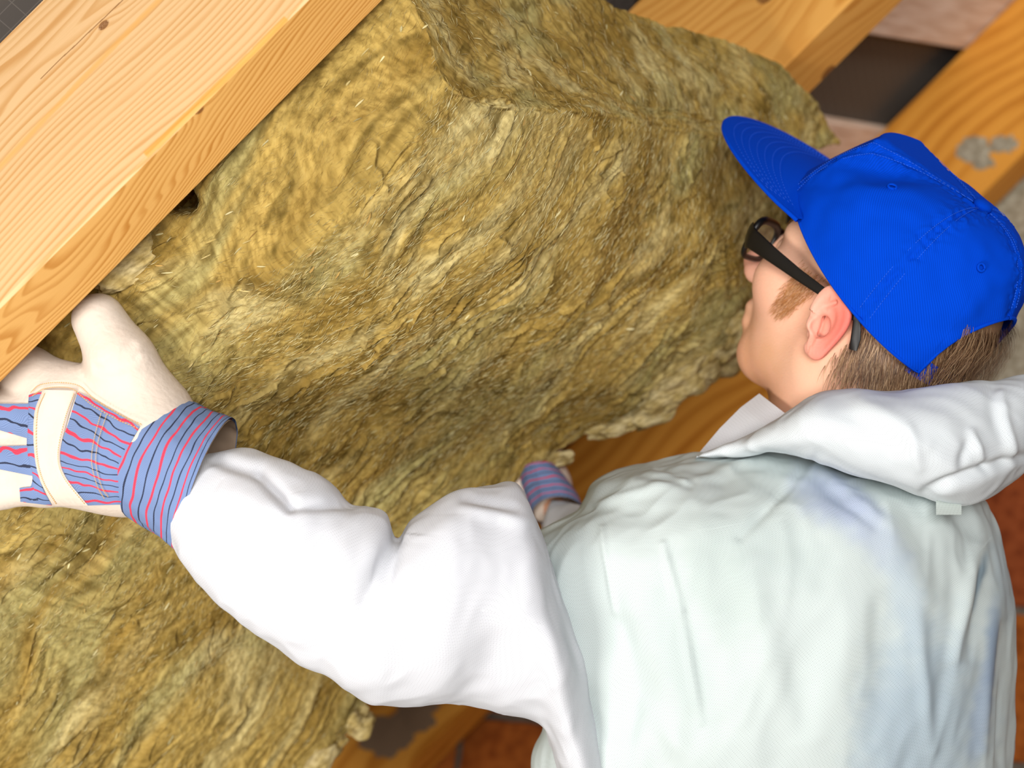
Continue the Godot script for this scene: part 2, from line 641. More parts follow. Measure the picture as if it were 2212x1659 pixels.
func bricks(wall: Node3D, gz: float) -> void:
	# hollow clay blocks with vertical grooves, a few meshes shared
	var bw := 0.30
	var bh := 0.225
	var shapes := []
	var saved := org
	org = Vector3.ZERO
	var tones := [lin("b86a2e"), lin("ac622a"), lin("c47432"), lin("a45830")]
	for t in 4:
		var m := mb()
		var p := PackedVector3Array()
		var xs := []
		var zs := []
		for k in 13:
			var x := bw * 0.97 * k / 12.0
			xs.append(x)
			zs.append(0.022 - (0.007 if k % 2 == 1 else 0.0) - (0.008 if k == 0 or k == 12 else 0.0))
		for row in 4:
			for k in 13:
				var zz: float = zs[k]
				var yy: float = [0.0, 0.004, bh * 0.95 - 0.004, bh * 0.95][row]
				if row == 0 or row == 3:
					zz -= 0.02
				p.append(Vector3(xs[k], yy, zz))
		var col := PackedColorArray([tones[t]])
		sheet(m, p, 13, 4, PackedVector2Array(), col, -1)
		shapes.append(done(m))
	org = saved
	var brng := RandomNumberGenerator.new()
	brng.seed = 3
	for row in 15:
		for k in 18:
			var x := -1.6 + k * bw + (0.15 if row % 2 else 0.0)
			var y := 0.02 + row * bh
			# only beneath the roof slope
			var c := rf(0, 0.2, WALL_Z)
			var slope := (rf(1, 0, 0) - rf(0, 0, 0))
			var lim := c.y + (x + bw * 0.5 - c.x) * slope.y / slope.x
			if y + bh * 0.5 > lim or x > 3.4 or y < 0.6:
				continue
			var b := part("brick", shapes[brng.randi() % 4], M.brick, wall)
			b.position = Vector3(x + brng.randf_range(-0.004, 0.004), y, gz + 0.001 + brng.randf_range(-0.003, 0.002))

# ------------------------------------------------------------------ rafters
func rafters() -> void:
	var early := hx("ddb684")
	var late := hx("c8965c")
	var side := timber(21, 2048, 384, 2.4, 0.2, Vector2(0.150, 0.02), 0.0058, [[1.023, 0.128, 0.0036]], early, late, [[0.96, 1.45, 0.135, 0.118, 0.0006, Color(0.45, 0.28, 0.14)], [0.62, 0.82, 0.0, 0.004, 0.0035, Color(0.86, 0.58, 0.22)], [0.98, 1.12, 0.003, 0.0, 0.003, Color(0.86, 0.58, 0.22)], [1.25, 1.5, 0.002, 0.004, 0.003, Color(0.86, 0.6, 0.25)], [0.85, 1.1, 0.098, 0.106, 0.003, Color(0.87, 0.65, 0.36)]])
	var under := timber(31, 2048, 160, 2.4, 0.06, Vector2(-0.02, 0.05), 0.0030, [[1.03, 0.002, 0.003], [1.56, 0.05, 0.0025]], hx("e0ac62"), hx("bf8138"))  # same wood toned darker and more orange, shade put into the underside colour
	var dim := timber(41, 1024, 256, 2.4, 0.2, Vector2(0.05, 0.03), 0.012, [[1.62, 0.10, 0.011], [1.55, 0.08, 0.008], [1.2, 0.1, 0.012]], hx("e8ac58"), hx("cf8c3c"))
	var gable := timber(51, 1024, 256, 2.4, 0.2, Vector2(-0.04, 0.06), 0.026, [[0.62, 0.11, 0.012], [0.75, 0.06, 0.009]], hx("e29e40"), hx("bf7824"))
	rafter(0.0, 0.056, side, under, "near pine rafter at upper left, brightly lit with wavy grain and a small knot")
	rafter(0.558, 0.085, dim, dim, "pine rafter behind the top end of the wool slab, with a dark knot")
	var o := rafter(1.29, 0.085, gable, gable, "far pine rafter lying along the brick gable wall, blurred and smeared with mortar")
	# mortar smears on the far one
	var k := 0
	for q: Array in [[2105, 322, 0.022], [2168, 312, 0.016], [2125, 352, 0.012], [835, 1590, 0.034], [900, 1540, 0.028]]:
		k += 1
		var c := ray_z(q[0], q[1], rf(0, 0, 1.29).z)
		var m := mb()
		var p := PackedVector3Array()
		var nz := noise(60 + k, 1.0, 2)
		for j in 6:
			for i in 25:
				var a := TAU * (i % 24) / 24.0
				var r: float = q[2] * (1.0 + 0.5 * nz.get_noise_2d(cos(a) * 1.6, sin(a) * 1.6)) * (1.0 - j / 5.0)
				p.append(c + Vector3(cos(a) * r * 1.3, sin(a) * r, 0.0005 + 0.004 * (j / 5.0)))
		sheet(m, p, 25, 6, PackedVector2Array(), PackedColorArray(), 1)
		part("mortar_smear", done(m), M.smear if q[0] > 1000 else M.dirt, o)

func wall_smears(wall: Node3D) -> void:
	var k := 0
	for q: Array in [[2180, 470, 0.10], [2200, 690, 0.13], [2150, 800, 0.06], [2060, 700, 0.1]]:
		k += 1
		var c := ray_z(q[0], q[1], wall_face + 0.026)
		var m := mb()
		var p := PackedVector3Array()
		var nz := noise(160 + k, 1.0, 3)
		for j in 8:
			for i in 49:
				var a := TAU * (i % 48) / 48.0
				var r: float = q[2] * (1.0 + 0.7 * nz.get_noise_2d(cos(a) * 1.8, sin(a) * 1.8)) * (1.0 - j / 7.0)
				p.append(c + Vector3(cos(a) * r, sin(a) * r * 1.1, 0.005 * (j / 7.0)))
		sheet(m, p, 49, 8, PackedVector2Array(), PackedColorArray(), 1)
		part("mortar_smear", done(m), M.smear, wall)

func ray_z(x: float, y: float, z: float) -> Vector3:
	var d := wp(x, y, 1.0) - EYE
	return EYE + d * ((z - EYE.z) / d.z)

func rafter(z: float, wide: float, side: Material, under: Material, label: String) -> Node3D:
	var lo := -1.05
	var hi := 1.35
	var o := thing("rafter", label, "rafter", rf(lo, 0.0, z), "pine rafters of the roof")
	# one timber: the broad faces and the narrow ones each carry their own grain and tone
	var bev := 0.0022
	var m := mb()
	var m2 := mb()
	var A := rf(hi, 0, 0) - rf(lo, 0, 0)
	var N := (rf(0, 1, 0) - rf(0, 0, 0))
	var Z := (rf(0, 0, 1) - rf(0, 0, 0))
	var c := rf(lo, 0, z)
	var ring := [[0.0, bev], [0.0, 0.196], [wide, 0.196], [wide, bev], [wide - bev, 0.0], [bev, 0.0]]   # z, n
	for k in 6:
		var p: Array = ring[k]
		var q: Array = ring[(k + 1) % 6]
		var tgt := m if k == 0 or k == 2 or k == 5 else m2
		var pts := PackedVector3Array()
		var uv := PackedVector2Array()
		for row in 2:
			var w: Array = p if row == 0 else q
			for s in 25:
				pts.append(c + A * (s / 24.0) + Z * w[0] + N * w[1])
				uv.append(Vector2(2.4 * s / 24.0, w[1] if k == 0 or k == 2 or k == 5 else w[0]))
		var base: int = tgt.v.size()
		sheet(tgt, pts, 25, 2, uv, PackedColorArray(), -1)
		# outward
		var nn: Vector3 = tgt.n[base]
		if nn.dot(pts[0] - (c + Z * wide * 0.5 + N * 0.1) - A.normalized() * A.normalized().dot(pts[0] - c)) < 0.0:
			for t in range(base, tgt.n.size()):
				tgt.n[t] = -tgt.n[t]
			for t in range(tgt.i.size() - 24 * 6, tgt.i.size(), 3):
				var x: int = tgt.i[t + 1]
				tgt.i[t + 1] = tgt.i[t + 2]
				tgt.i[t + 2] = x
	part("broad_face", done(m), side, o)
	part("narrow_face", done(m2), under, o)
	return o

# ------------------------------------------------------------------ the mineral wool slab
var slab_p: PackedVector3Array
var slab_n: PackedVector3Array
var slab_f: PackedVector3Array
const SU := 640                # across: 0..1 the face, beyond it the far long side
const SV := 780                # along: 0..1 the face, beyond it the cut end
const SU1 := 590
const SV1 := 650

func slab() -> void:
	var o := thing("mineral_wool_slab", "large yellow-brown mineral wool slab bulging out between the rafters, under the gloved hand", "insulation", wp(700, 900, 1.2))
	var left := even([[-620, 1420, 1.12], [-190, 1000, 1.095], [205, 603, 1.058], [500, 305, 1.022], [845, -50, 1.018]])
	var right := []
	for e in [[420, 2150, 1.40, 0.0], [720, 1635, 1.40, 0.14], [890, 1345, 1.40, 0.30], [1120, 1035, 1.40, 0.46], [1400, 868, 1.40, 0.62], [1590, 728, 1.40, 0.75], [1690, 530, 1.40, 0.88], [1705, 330, 1.42, 1.0]]:
		right.append(Vector4(e[0], e[1], e[2], e[3]))
	var top := []
	for e in [[845, -50, 1.018, 0.0], [918, 50, 1.01, 0.12], [982, 195, 1.016, 0.22], [1290, 245, 1.135, 0.5], [1530, 285, 1.30, 0.76], [1705, 330, 1.42, 1.0]]:
		top.append(Vector4(e[0], e[1], e[2], e[3]))
	var back := []
	for e in [[900, -120, 1.13, 0.0], [1010, -80, 1.14, 0.12], [1130, -50, 1.165, 0.22], [1290, -2, 1.225, 0.36], [1420, 50, 1.31, 0.5], [1640, 115, 1.40, 0.76], [1745, 200, 1.45, 0.88], [1815, 310, 1.52, 1.0]]:
		back.append(Vector4(e[0], e[1], e[2], e[3]))
	var L := []
	var R := []
	for j in SV:
		var s := minf(float(j) / SV1, 1.0)
		L.append(cr(left, s))
		R.append(cr(right, s))
	var T := []
	var K := []
	for i in SU:
		var t := minf(float(i) / SU1, 1.0)
		T.append(cr(top, t))
		K.append(cr(back, t))
	var b00: Vector3 = L[0]
	var b10: Vector3 = R[0]
	var b01: Vector3 = L[SV - 1]
	var b11: Vector3 = R[SV - 1]
	var into := (rf(0, 1, 0) - rf(0, 0, 0)).normalized()
	var p := PackedVector3Array()
	p.resize(SU * SV)
	var wav := noise(71, 1.0, 2)
	for j in SV:
		var s := minf(float(j) / SV1, 1.0)
		var se := maxf(float(j - SV1) / (SV - 1 - SV1), 0.0)
		var lj: Vector3 = L[j]
		var rj: Vector3 = R[j]
		for i in SU:
			var t := minf(float(i) / SU1, 1.0)
			var te := maxf(float(i - SU1) / (SU - 1 - SU1), 0.0)
			var c: Vector3 = lj * (1 - t) + rj * t + (b00.lerp(b10, t)) * (1 - s) + T[i] * s - (b00 * (1 - s) * (1 - t) + b10 * (1 - s) * t + b01 * s * (1 - t) + b11 * s * t)
			c.z -= 0.045 * sin(PI * clampf(t, 0, 1)) * (1.0 - pow(s, 4.0))    # bulge towards the room
			var notch := exp(-pow((s - 0.655) / 0.014, 2.0) - pow(t / 0.03, 2.0))   # a torn gap by the rafter
			c += Vector3(22.0, 18.0, 0.07) * notch
			if se > 0.0:
				c = c.lerp(K[i], se)
			var q := wp(c.x, c.y, c.z)
			if te > 0.0:
				q += into * (0.15 * te)
			p[j * SU + i] = q
	# relief: lumps, fibre bundles, torn flakes
	var lump := noise(72, 11.0, 2)
	var bund := noise(73, 26.0, 3)
	var fine := noise(74, 90.0, 2)
	var flake := noise(75, 14.0, 3)
	var warp := noise(76, 3.0, 2)
	var tint := noise(77, 16.0, 3)
	var tint2 := noise(78, 60.0, 2)
	var nn := PackedVector3Array()
	nn.resize(p.size())
	var ff := PackedVector3Array()
	ff.resize(p.size())
	for j in SV:
		for i in SU:
			var a := p[j * SU + mini(i + 2, SU - 1)] - p[j * SU + maxi(i - 2, 0)]
			var b := p[mini(j + 2, SV - 1) * SU + i] - p[maxi(j - 2, 0) * SU + i]
			var c := a.cross(b).normalized()
			nn[j * SU + i] = c
			ff[j * SU + i] = b.normalized()
	var uv := PackedVector2Array()
	uv.resize(p.size())
	var col := PackedColorArray()
	col.resize(p.size())
	var q := p.duplicate()
	var fd := (rf(1, 0, 0) - rf(0, 0, 0)).normalized()
	var fz := (rf(0, 0, 1) - rf(0, 0, 0)).normalized()
	var gold := lin("b89f5c")
	var brown := lin("92783c")
	var pale := lin("d4c894")
	var grey := lin("a9a472")
	var dk := lin("6c5a2c")
	for j in SV:
		var endf := clampf(float(j - SV1 + 6) / 30.0, 0.0, 1.0)
		for i in SU:
			var k := j * SU + i
			var x := p[k] - EYE
			# fibre coordinates, slowly bent
			var w1 := warp.get_noise_3dv(x)
			var w2 := warp.get_noise_3d(x.x + 9.0, x.y, x.z)
			var al := x.dot(fd)
			var ac := x.dot(fz) + w1 * 0.045 + 0.12 * al
			var ad := x.dot(into) + w2 * 0.05
			var sq := 0.20 + 0.5 * endf
			var e := Vector3(al * sq + w2 * 0.02, ac, ad)
			var g := bund.get_noise_3dv(e)
			var mask := clampf(0.5 + 1.6 * lump.get_noise_3d(x.x + 5.0, x.y, x.z), 0.15, 1.0)
			var h := lump.get_noise_3dv(x) * 0.008 + g * 0.0036 * mask
			var fl := flake.get_noise_3d(e.x * 1.3 + 4.0, e.y, e.z) * 2.6
			var fr := fl - floorf(fl)
			h += (fr * fr - smoothstep(0.93, 1.0, fr)) * 0.0052 * mask * mask
			var cr_ := 1.0 - absf(flake.get_noise_3d(e.x * 0.8 + 14.0, e.y * 0.8, e.z)) * 9.0
			h -= clampf(cr_, 0.0, 1.0) * clampf(2.4 * mask - 1.5, 0.0, 1.0) * 0.004
			var fi := fine.get_noise_3d(e.x * 1.5, e.y, e.z)
			h += fi * 0.0008 + tint2.get_noise_3dv(x * 3.0) * 0.0008
			if endf > 0.0:
				h = lerpf(h, tint.get_noise_3dv(x) * 0.006 + g * 0.002 + tint2.get_noise_3dv(x) * 0.002 + fi * 0.0012, endf)
			q[k] = p[k] + nn[k] * h
			var c := gold
			var n1 := tint.get_noise_3d(e.x * 0.9, e.y, e.z)
			c = c.lerp(brown, clampf(0.3 + n1 * 1.8, 0.0, 1.0) * 0.85)
			c = c.lerp(pale, clampf(tint.get_noise_3d(e.x + 30.0, e.y, e.z) * 2.2 - 0.12, 0.0, 1.0) * 0.7)
			c = c.lerp(grey, clampf(tint.get_noise_3d(e.x * 0.7 + 60.0, e.y * 0.6, e.z) * 2.2 - 0.1, 0.0, 1.0) * 0.7)
			c = c.lerp(dk, clampf(-tint2.get_noise_3dv(e) * 2.4 - 0.35, 0.0, 1.0) * 0.7)
			c = c * (1.0 + 0.22 * tint2.get_noise_3d(e.x * 2.0, e.y * 2.0, e.z))
			c.a = 1.0
			col[k] = c
			uv[k] = Vector2(al + w2 * 0.02, ac + ad * 0.8)
	var m := mb()
	sheet(m, q, SU, SV, uv, col, 1)
	slab_p = m.v
	slab_n = m.n
	slab_f = ff
	var wool := slab_p.duplicate()
	# a plain back so that the slab is solid
	var bp := PackedVector3Array()
	for j in range(0, SV, 26):
		for i in range(0, SU, 21):
			bp.append(p[j * SU + i] + into * (0.15 if i < SU1 else 0.15 * (1.0 - float(i - SU1) / (SU - SU1))) * (1.0 if j < SV1 else 1.0 - float(j - SV1) / (SV - SV1)))
	slab_p = wool
	part("wool_body", done(m), M.wool, o)
	var m2 := mb()
	sheet(m2, bp, int(ceil(SU / 21.0)), int(ceil(SV / 26.0)), PackedVector2Array(), PackedColorArray([lin("a8823a")]), 1)
	part("wool_back", done(m2), M.wool, o)
	var mc := mb()
	var cc := wp(1650, 185, 1.412)
	tube(mc, [cc, cc + B * Vector3(0.009, -0.002, 0.001), cc + B * Vector3(0.017, -0.003, 0.0)], [0.0035, 0.0042, 0.0030], 6, PackedColorArray([lin("4a3424")]), 0.5)
	part("dark_fleck", done(mc), M.fibre, o)
	tufts(o)
	fibres(o)

# torn tufts and lips that hang from the slab
func tufts(o: Node3D) -> void:
	var list := [
		[335, 540, 1.055, 0.040, 0.018, 0.012, 0.6], [400, 508, 1.058, 0.022, 0.015, 0.010, 0.2],
		[1480, 820, 1.40, 0.055, 0.017, 0.02, 0.62], [1560, 770, 1.40, 0.045, 0.015, 0.02, 0.7], [1425, 868, 1.40, 0.03, 0.013, 0.018, 0.45],
		[1325, 922, 1.40, 0.022, 0.011, 0.014, 0.3], [1200, 995, 1.40, 0.02, 0.008, 0.014, 0.3], [770, 1562, 1.40, 0.018, 0.013, 0.014, 0.8], [715, 1625, 1.40, 0.03, 0.011, 0.014, 0.9],
		[1590, 715, 1.39, 0.018, 0.014, 0.014, 0.9]]
	var nz := noise(81, 70.0, 3)
	var nb := noise(82, 22.0, 2)
	for e: Array in list:
		var m := mb()
		var c := wp(e[0], e[1], e[2])
		var ax := (B * Vector3(cos(e[6]), sin(e[6]), 0)).normalized()
		var ay := (B * Vector3(-sin(e[6]), cos(e[6]), 0)).normalized()
		var az := ax.cross(ay)
		var p := PackedVector3Array()
		var col := PackedColorArray()
		for j in 41:
			var th := PI * j / 40.0
			for i in 81:
				var ph := TAU * (i % 80) / 80.0
				var d: Vector3 = ax * (cos(th) * e[3]) + ay * (sin(th) * cos(ph) * e[4]) + az * (sin(th) * sin(ph) * e[5])
				var w: Vector3 = c + d
				var loc := Vector3(cos(th) * e[3] * 0.35, sin(th) * cos(ph) * e[4], sin(th) * sin(ph) * e[5]) + c
				var k := 1.0 + nb.get_noise_3dv(w) * 0.9 + nz.get_noise_3dv(loc) * 0.5
				p.append(c + d * k)
				var cc: Color = lin("c4b076").lerp(lin("dccfa4"), clampf(0.4 + nz.get_noise_3dv(w) * 1.3, 0, 1)).lerp(lin("988048"), clampf(-nb.get_noise_3dv(w) * 1.5, 0, 1))
				col.append(cc)
		var uv := PackedVector2Array()
		for w in p:
			uv.append(Vector2(w.dot(ax), w.dot(ay)))
		sheet(m, p, 81, 41, uv, col, 0)
		# hairs
		part("wool_tuft", done(m), M.wool, o)

# thousands of loose fibres and flakes on the face
func fibres(o: Node3D) -> void:
	var base := ArrayMesh.new()
	var keep := org
	org = Vector3.ZERO
	var m := mb()
	var p := PackedVector3Array()
	for j in 5:
		var t := j / 4.0
		var w := 0.5 * sin(PI * clampf(t * 0.9 + 0.05, 0, 1))
		var y := 4.0 * t * (1.0 - t) * 0.04
		p.append(Vector3(t - 0.5, y, -w))
		p.append(Vector3(t - 0.5, y + 0.1 * w, w))
	sheet(m, p, 2, 5, PackedVector2Array(), PackedColorArray(), -1)
	base = done(m)
	org = keep
	var mm := MultiMesh.new()
	mm.transform_format = MultiMesh.TRANSFORM_3D
	mm.use_colors = true
	mm.mesh = base
	var count := 42000
	mm.instance_count = count
	var r := RandomNumberGenerator.new()
	r.seed = 5
	var tone := [lin("d4c998"), lin("c2b076"), lin("b49e5e"), lin("a68e50"), lin("c8bd8c"), lin("b2a87a"), lin("967c42"), lin("b08e50")]
	var nz := noise(91, 14.0, 2)
	for k in count:
		var i := r.randi_range(2, SU - 3)
		var j := r.randi_range(2, SV - 3)
		var q := j * SU + i
		var pos := slab_p[q] - keep
		var n := slab_n[q]
		var f := slab_f[q]
		var turn := r.randfn(0.0, 0.28) + nz.get_noise_3dv(slab_p[q]) * 0.5
		if j > SV1:
			turn = r.randf_range(0, TAU)
		f = f.rotated(n, turn).normalized()
		f = (f + n * r.randfn(0.01, 0.05)).normalized()
		var side := f.cross(n).normalized()
		var up := side.cross(f)
		var big := r.randf() < 0.012
		var ln := r.randf_range(0.003, 0.009) if not big else r.randf_range(0.005, 0.011)
		var wd := r.randf_range(0.00007, 0.00016) if not big else r.randf_range(0.0008, 0.0020)
		mm.set_instance_transform(k, Transform3D(Basis(f * ln, up * ln, side * wd), pos + n * 0.0003))
		var c: Color = tone[r.randi() % tone.size()]
		mm.set_instance_color(k, c * r.randf_range(0.75, 1.1))
	var node := MultiMeshInstance3D.new()
	node.name = "loose_fibres"
	node.multimesh = mm
	node.material_override = M.fibre
	node.set_meta("kind", "stuff")
	o.add_child(node)

# ------------------------------------------------------------------ the man
const HF := Vector3(-0.624, 0.557, -0.55)       # head axes in camera axes: forward, up, to his left
const HU := Vector3(0.418, 0.830, 0.368)
const HC := Vector3(0.317, 0.069, -1.162)
var HT: Transform3D
var CT: Transform3D                           # the cap, pushed back on the head
var neck_base: Vector3
var ear_t: Transform3D                        # ear axes in head axes
var hair_noise: FastNoiseLite

func person() -> void:
	var f := HF.normalized()
	var u := (HU - f * HU.dot(f)).normalized()
	var l := u.cross(f)
	HT = Transform3D(B * Basis(f, u, l), wpv(HC))
	CT = HT * Transform3D(Basis(Vector3(0, 0, 1), 0.14) * Basis(Vector3(1, 0, 0), 0.12), Vector3(-0.04, 0.03, 0)) * Transform3D(Basis(), Vector3(0.059, -0.029, 0.004))
	neck_base = HT.affine_inverse() * wp(1800, 985, 1.185)
	var foot := wp(1670, 2300, 1.22)
	var o := thing("person", "man in white coverall, blue cap and black glasses, pressing the wool slab with striped gloves", "person", Vector3(foot.x, 0.0, foot.z))
	var skin := std(Color.WHITE, 0.5, true)
	skin.metallic_specular = 0.35
	skin.subsurf_scatter_enabled = true
	skin.subsurf_scatter_strength = 0.12
	skin.normal_enabled = true
	skin.normal_texture = noise_tex(101, 0.05, 3, [], 256, 1.2)
	skin.uv1_triplanar = true
	skin.uv1_scale = Vector3(22, 22, 22)
	M.skin = skin
	body(o)
	cap_(o)
	glasses(o)
	hair(o)
	coverall(o)
	gloves(o)

# ---- head, neck and ear
func head_f(p: Vector3) -> float:
	var al := Vector3(p.x, p.y, absf(p.z))
	var d := ell(p, Vector3(-0.012, 0.020, 0), Vector3(0.090, 0.078, 0.075))
	d = smin(d, ell(p, Vector3(0.036, -0.032, 0), Vector3(0.064, 0.078, 0.060)), 0.03)
	d = smin(d, cap(al, Vector3(0.0, -0.060, 0.055), Vector3(0.058, -0.095, 0.014), 0.018, 0.018), 0.03)
	d = smin(d, ell(p, Vector3(0.071, -0.098, 0), Vector3(0.020, 0.018, 0.022)), 0.024)
	d = smin(d, ell(al, Vector3(0.066, -0.02, 0.043), Vector3(0.028, 0.026, 0.022)), 0.025)
	d = smin(d, cap(al, Vector3(0.090, 0.022, 0.010), Vector3(0.076, 0.024, 0.045), 0.013, 0.012), 0.02)
	d = smin(d, cap(p, Vector3(0.098, 0.012, 0), Vector3(0.124, -0.030, 0), 0.009, 0.0125), 0.014)
	d = smin(d, ell(al, Vector3(0.113, -0.036, 0.012), Vector3(0.012, 0.010, 0.008)), 0.008)
	d = smin(d, ell(p, Vector3(0.096, -0.063, 0), Vector3(0.011, 0.009, 0.022)), 0.014)
	d = smin(d, ell(p, Vector3(0.092, -0.077, 0), Vector3(0.011, 0.009, 0.020)), 0.010)
	var eye := ell(al, Vector3(0.102, 0.003, 0.033), Vector3(0.016, 0.012, 0.017))
	d = -smin(-d, eye, 0.012)
	d = smin(d, (al - Vector3(0.083, 0.003, 0.033)).length() - 0.0125, 0.003)
	d = smin(d, cap(p, Vector3(-0.03, -0.03, 0), neck_base, 0.056, 0.062), 0.035)
	d = smin(d, cap(al, Vector3(-0.02, -0.045, 0.058), Vector3(neck_base.x + 0.045, neck_base.y, 0.02), 0.013, 0.012), 0.03)
	return d

func ear_f(p: Vector3) -> float:
	var rx := lerpf(0.0125, 0.0195, smoothstep(-0.03, 0.012, p.y))
	var rr := Vector2(p.x / rx, p.y / 0.0315).length()
	var edge := (rr - 1.0) * 0.019
	var bend := p.x * p.x * 8.0 * (1.0 if p.x < 0 else 0.4)
	var z := p.z - bend * 0.25
	var d := smin(maxf(edge, absf(z) - 0.0022), 1.0, 0.001)
	d = maxf(edge, absf(z) - 0.0022)
	var ang := atan2(p.y, p.x)
	var ridge := Vector2(edge + 0.002, z - 0.002).length() - lerpf(0.0018, 0.0036, smoothstep(-1.2, 0.4, p.y / 0.0315 - p.x / 0.019))
	if ang > -1.35 and ang < 0.25:
		ridge = 1.0
	d = smin(d, ridge, 0.004)
	var anti := Vector2((rr - 0.6) * 0.018, z - 0.002).length() - 0.0026
	if p.x > 0.003:
		anti += (p.x - 0.003) * 1.2
	d = smin(d, anti, 0.004)
	d = smin(d, ell(p, Vector3(0.004, -0.026, 0.0005), Vector3(0.0105, 0.0085, 0.0042)), 0.005)
	d = smin(d, ell(p, Vector3(0.0145, -0.006, 0.001), Vector3(0.0045, 0.006, 0.0045)), 0.003)
	d = -smin(-d, ell(p, Vector3(0.0045, -0.005, 0.003), Vector3(0.0085, 0.0105, 0.0085)), 0.002)
	d = -smin(-d, cap(p, Vector3(0.006, 0.013, 0.004), Vector3(-0.002, 0.019, 0.004), 0.0026, 0.0022), 0.002)
	# root against the head
	d = smin(d, cap(p, Vector3(0.0145, 0.013, -0.006), Vector3(0.0135, -0.016, -0.006), 0.005, 0.005), 0.005)
	d = smin(d, cap(p, Vector3(0.002, 0.010, -0.012), Vector3(0.002, -0.014, -0.012), 0.0065, 0.0065), 0.004)
	return d

func skin_at(p: Vector3, _n: Vector3) -> Color:
	var c := lin("f0bd9f")
	var e := (p - Vector3(-0.005, -0.01, 0.078)).length()
	c = c.lerp(lin("e59e80"), 0.6 * clampf(1.2 - e / 0.05, 0.0, 1.0))
	c = c.lerp(lin("e2a383"), 0.75 * smoothstep(-0.07, -0.12, p.y - p.x * 0.25))
	c = c.lerp(lin("e8988a"), 0.6 * clampf(1.3 - (p - Vector3(0.122, -0.028, 0)).length() / 0.03, 0.0, 1.0))
	c = c.lerp(lin("e9a68d"), 0.35 * clampf(1.3 - (p - Vector3(0.07, -0.03, 0.05)).length() / 0.045, 0.0, 1.0))
	# beard shadow along the jaw
	var k := hair_noise.get_noise_3dv(p * 40.0)
	c = c.lerp(lin("d9a274"), clampf(0.35 + 0.3 * k, 0.0, 0.5) * smoothstep(-0.04, -0.075, p.y) * smoothstep(-0.01, 0.03, p.x))
	# roots of sideburn and nape hair
	var sb := sideburn(p)
	c = c.lerp(lin("b98258"), clampf(sb * (0.6 + 0.4 * k), 0.0, 0.75))
	var hr := nape(p)
	c = c.lerp(lin("8a6a4e"), clampf(hr, 0.0, 0.9))
	return c

func sideburn(p: Vector3) -> float:
	if p.z < 0.02:
		return 0.0
	var t := clampf((0.03 - p.y) / 0.07, 0.0, 1.0)
	var mid := lerpf(0.030, 0.044, t)
	var w := lerpf(0.016, 0.007, t)
	return clampf(1.4 - absf(p.x - mid) / w, 0.0, 1.0) * smoothstep(-0.046, -0.034, p.y) * smoothstep(0.012, -0.004, p.y)

func nape(p: Vector3) -> float:
	var line := lerpf(-0.032, -0.062, smoothstep(0.07, 0.03, absf(p.z)))
	return smoothstep(-0.022, -0.038, p.x + 0.15 * (p.y + 0.03)) * smoothstep(line - 0.03, line + 0.004, p.y + (p.x + 0.03) * 0.2)

func ear_at(p: Vector3, _n: Vector3) -> Color:
	var c := lin("ee9c88")
	c = c.lerp(lin("e06a5e"), clampf(-p.x / 0.02 + 0.2, 0.0, 1.0) * 0.8)
	c = c.lerp(lin("efbca4"), clampf(p.x / 0.02, 0.0, 1.0) * 0.7)
	return c

func body(o: Node3D) -> void:
	hair_noise = noise(111, 1.0, 2)
	var m := mb()
	add_net(m, nets(Vector3(-0.125, -0.24, -0.10), Vector3(0.15, 0.145, 0.10), 0.0032, head_f), HT, skin_at)
	var ey := Vector3(0.22, 0.97, 0.0).normalized()
	var ez := Vector3(-0.04, -0.04, 1.0)
	ez = (ez - ey * ez.dot(ey)).normalized()
	var ex := (Vector3(1, 0, 0) - ey * ey.x - ez * ez.x).normalized()
	ear_t = Transform3D(Basis(ex, ey, ez).scaled(Vector3.ONE * 0.94), Vector3(-0.008, -0.017, 0.083))
	add_net(m, nets(Vector3(-0.028, -0.042, -0.022), Vector3(0.028, 0.040, 0.016), 0.0014, ear_f), HT * ear_t, ear_at)
	# trunk and arms beneath the clothes, so that neck, wrists and shoulders are one figure
	var inv := Transform3D(B, EYE).affine_inverse()
	var nb := inv * (HT * neck_base)
	var tr := [nb, cp(1750, 1250, 1.19), cp(1690, 1900, 1.2), cp(1400, 1240, 1.165), cp(1990, 1240, 1.20), cp(1000, 1330, 1.08), cp(520, 1085, 1.045), cp(330, 985, 1.05), cp(1480, 1220, 1.28), cp(1225, 1150, 1.375), cp(1175, 1045, 1.43)]
	var bf := func(p: Vector3) -> float:
		var d := cap(p, tr[0], tr[1], 0.055, 0.10)
		d = smin(d, cap(p, tr[1], tr[2], 0.10, 0.10), 0.05)
		d = smin(d, cap(p, tr[3], tr[4], 0.045, 0.045), 0.04)
		d = smin(d, cap(p, tr[3], tr[5], 0.045, 0.038), 0.03)
		d = smin(d, cap(p, tr[5], tr[6], 0.038, 0.024), 0.02)
		d = smin(d, cap(p, tr[6], tr[7], 0.023, 0.023), 0.01)
		d = smin(d, cap(p, tr[4], tr[8], 0.045, 0.040), 0.03)
		d = smin(d, cap(p, tr[8], tr[9], 0.036, 0.017), 0.02)
		return smin(d, cap(p, tr[9], tr[10], 0.015, 0.015), 0.01)
	var flesh := func(_p: Vector3, _n: Vector3) -> Color: return lin("d9a283")
	add_net(m, nets(Vector3(-0.36, -0.55, -1.55), Vector3(0.46, 0.02, -0.94), 0.012, bf), Transform3D(B, EYE), flesh)
	part("body", done(m), M.skin, o)

# ---- cap
func rim_at(a: float) -> Vector3:
	return Vector3(0.114 * cos(a) - 0.016, 0.0193 + 0.0275 * cos(a) + 0.0003 * cos(2.0 * a), 0.0895 * sin(a))

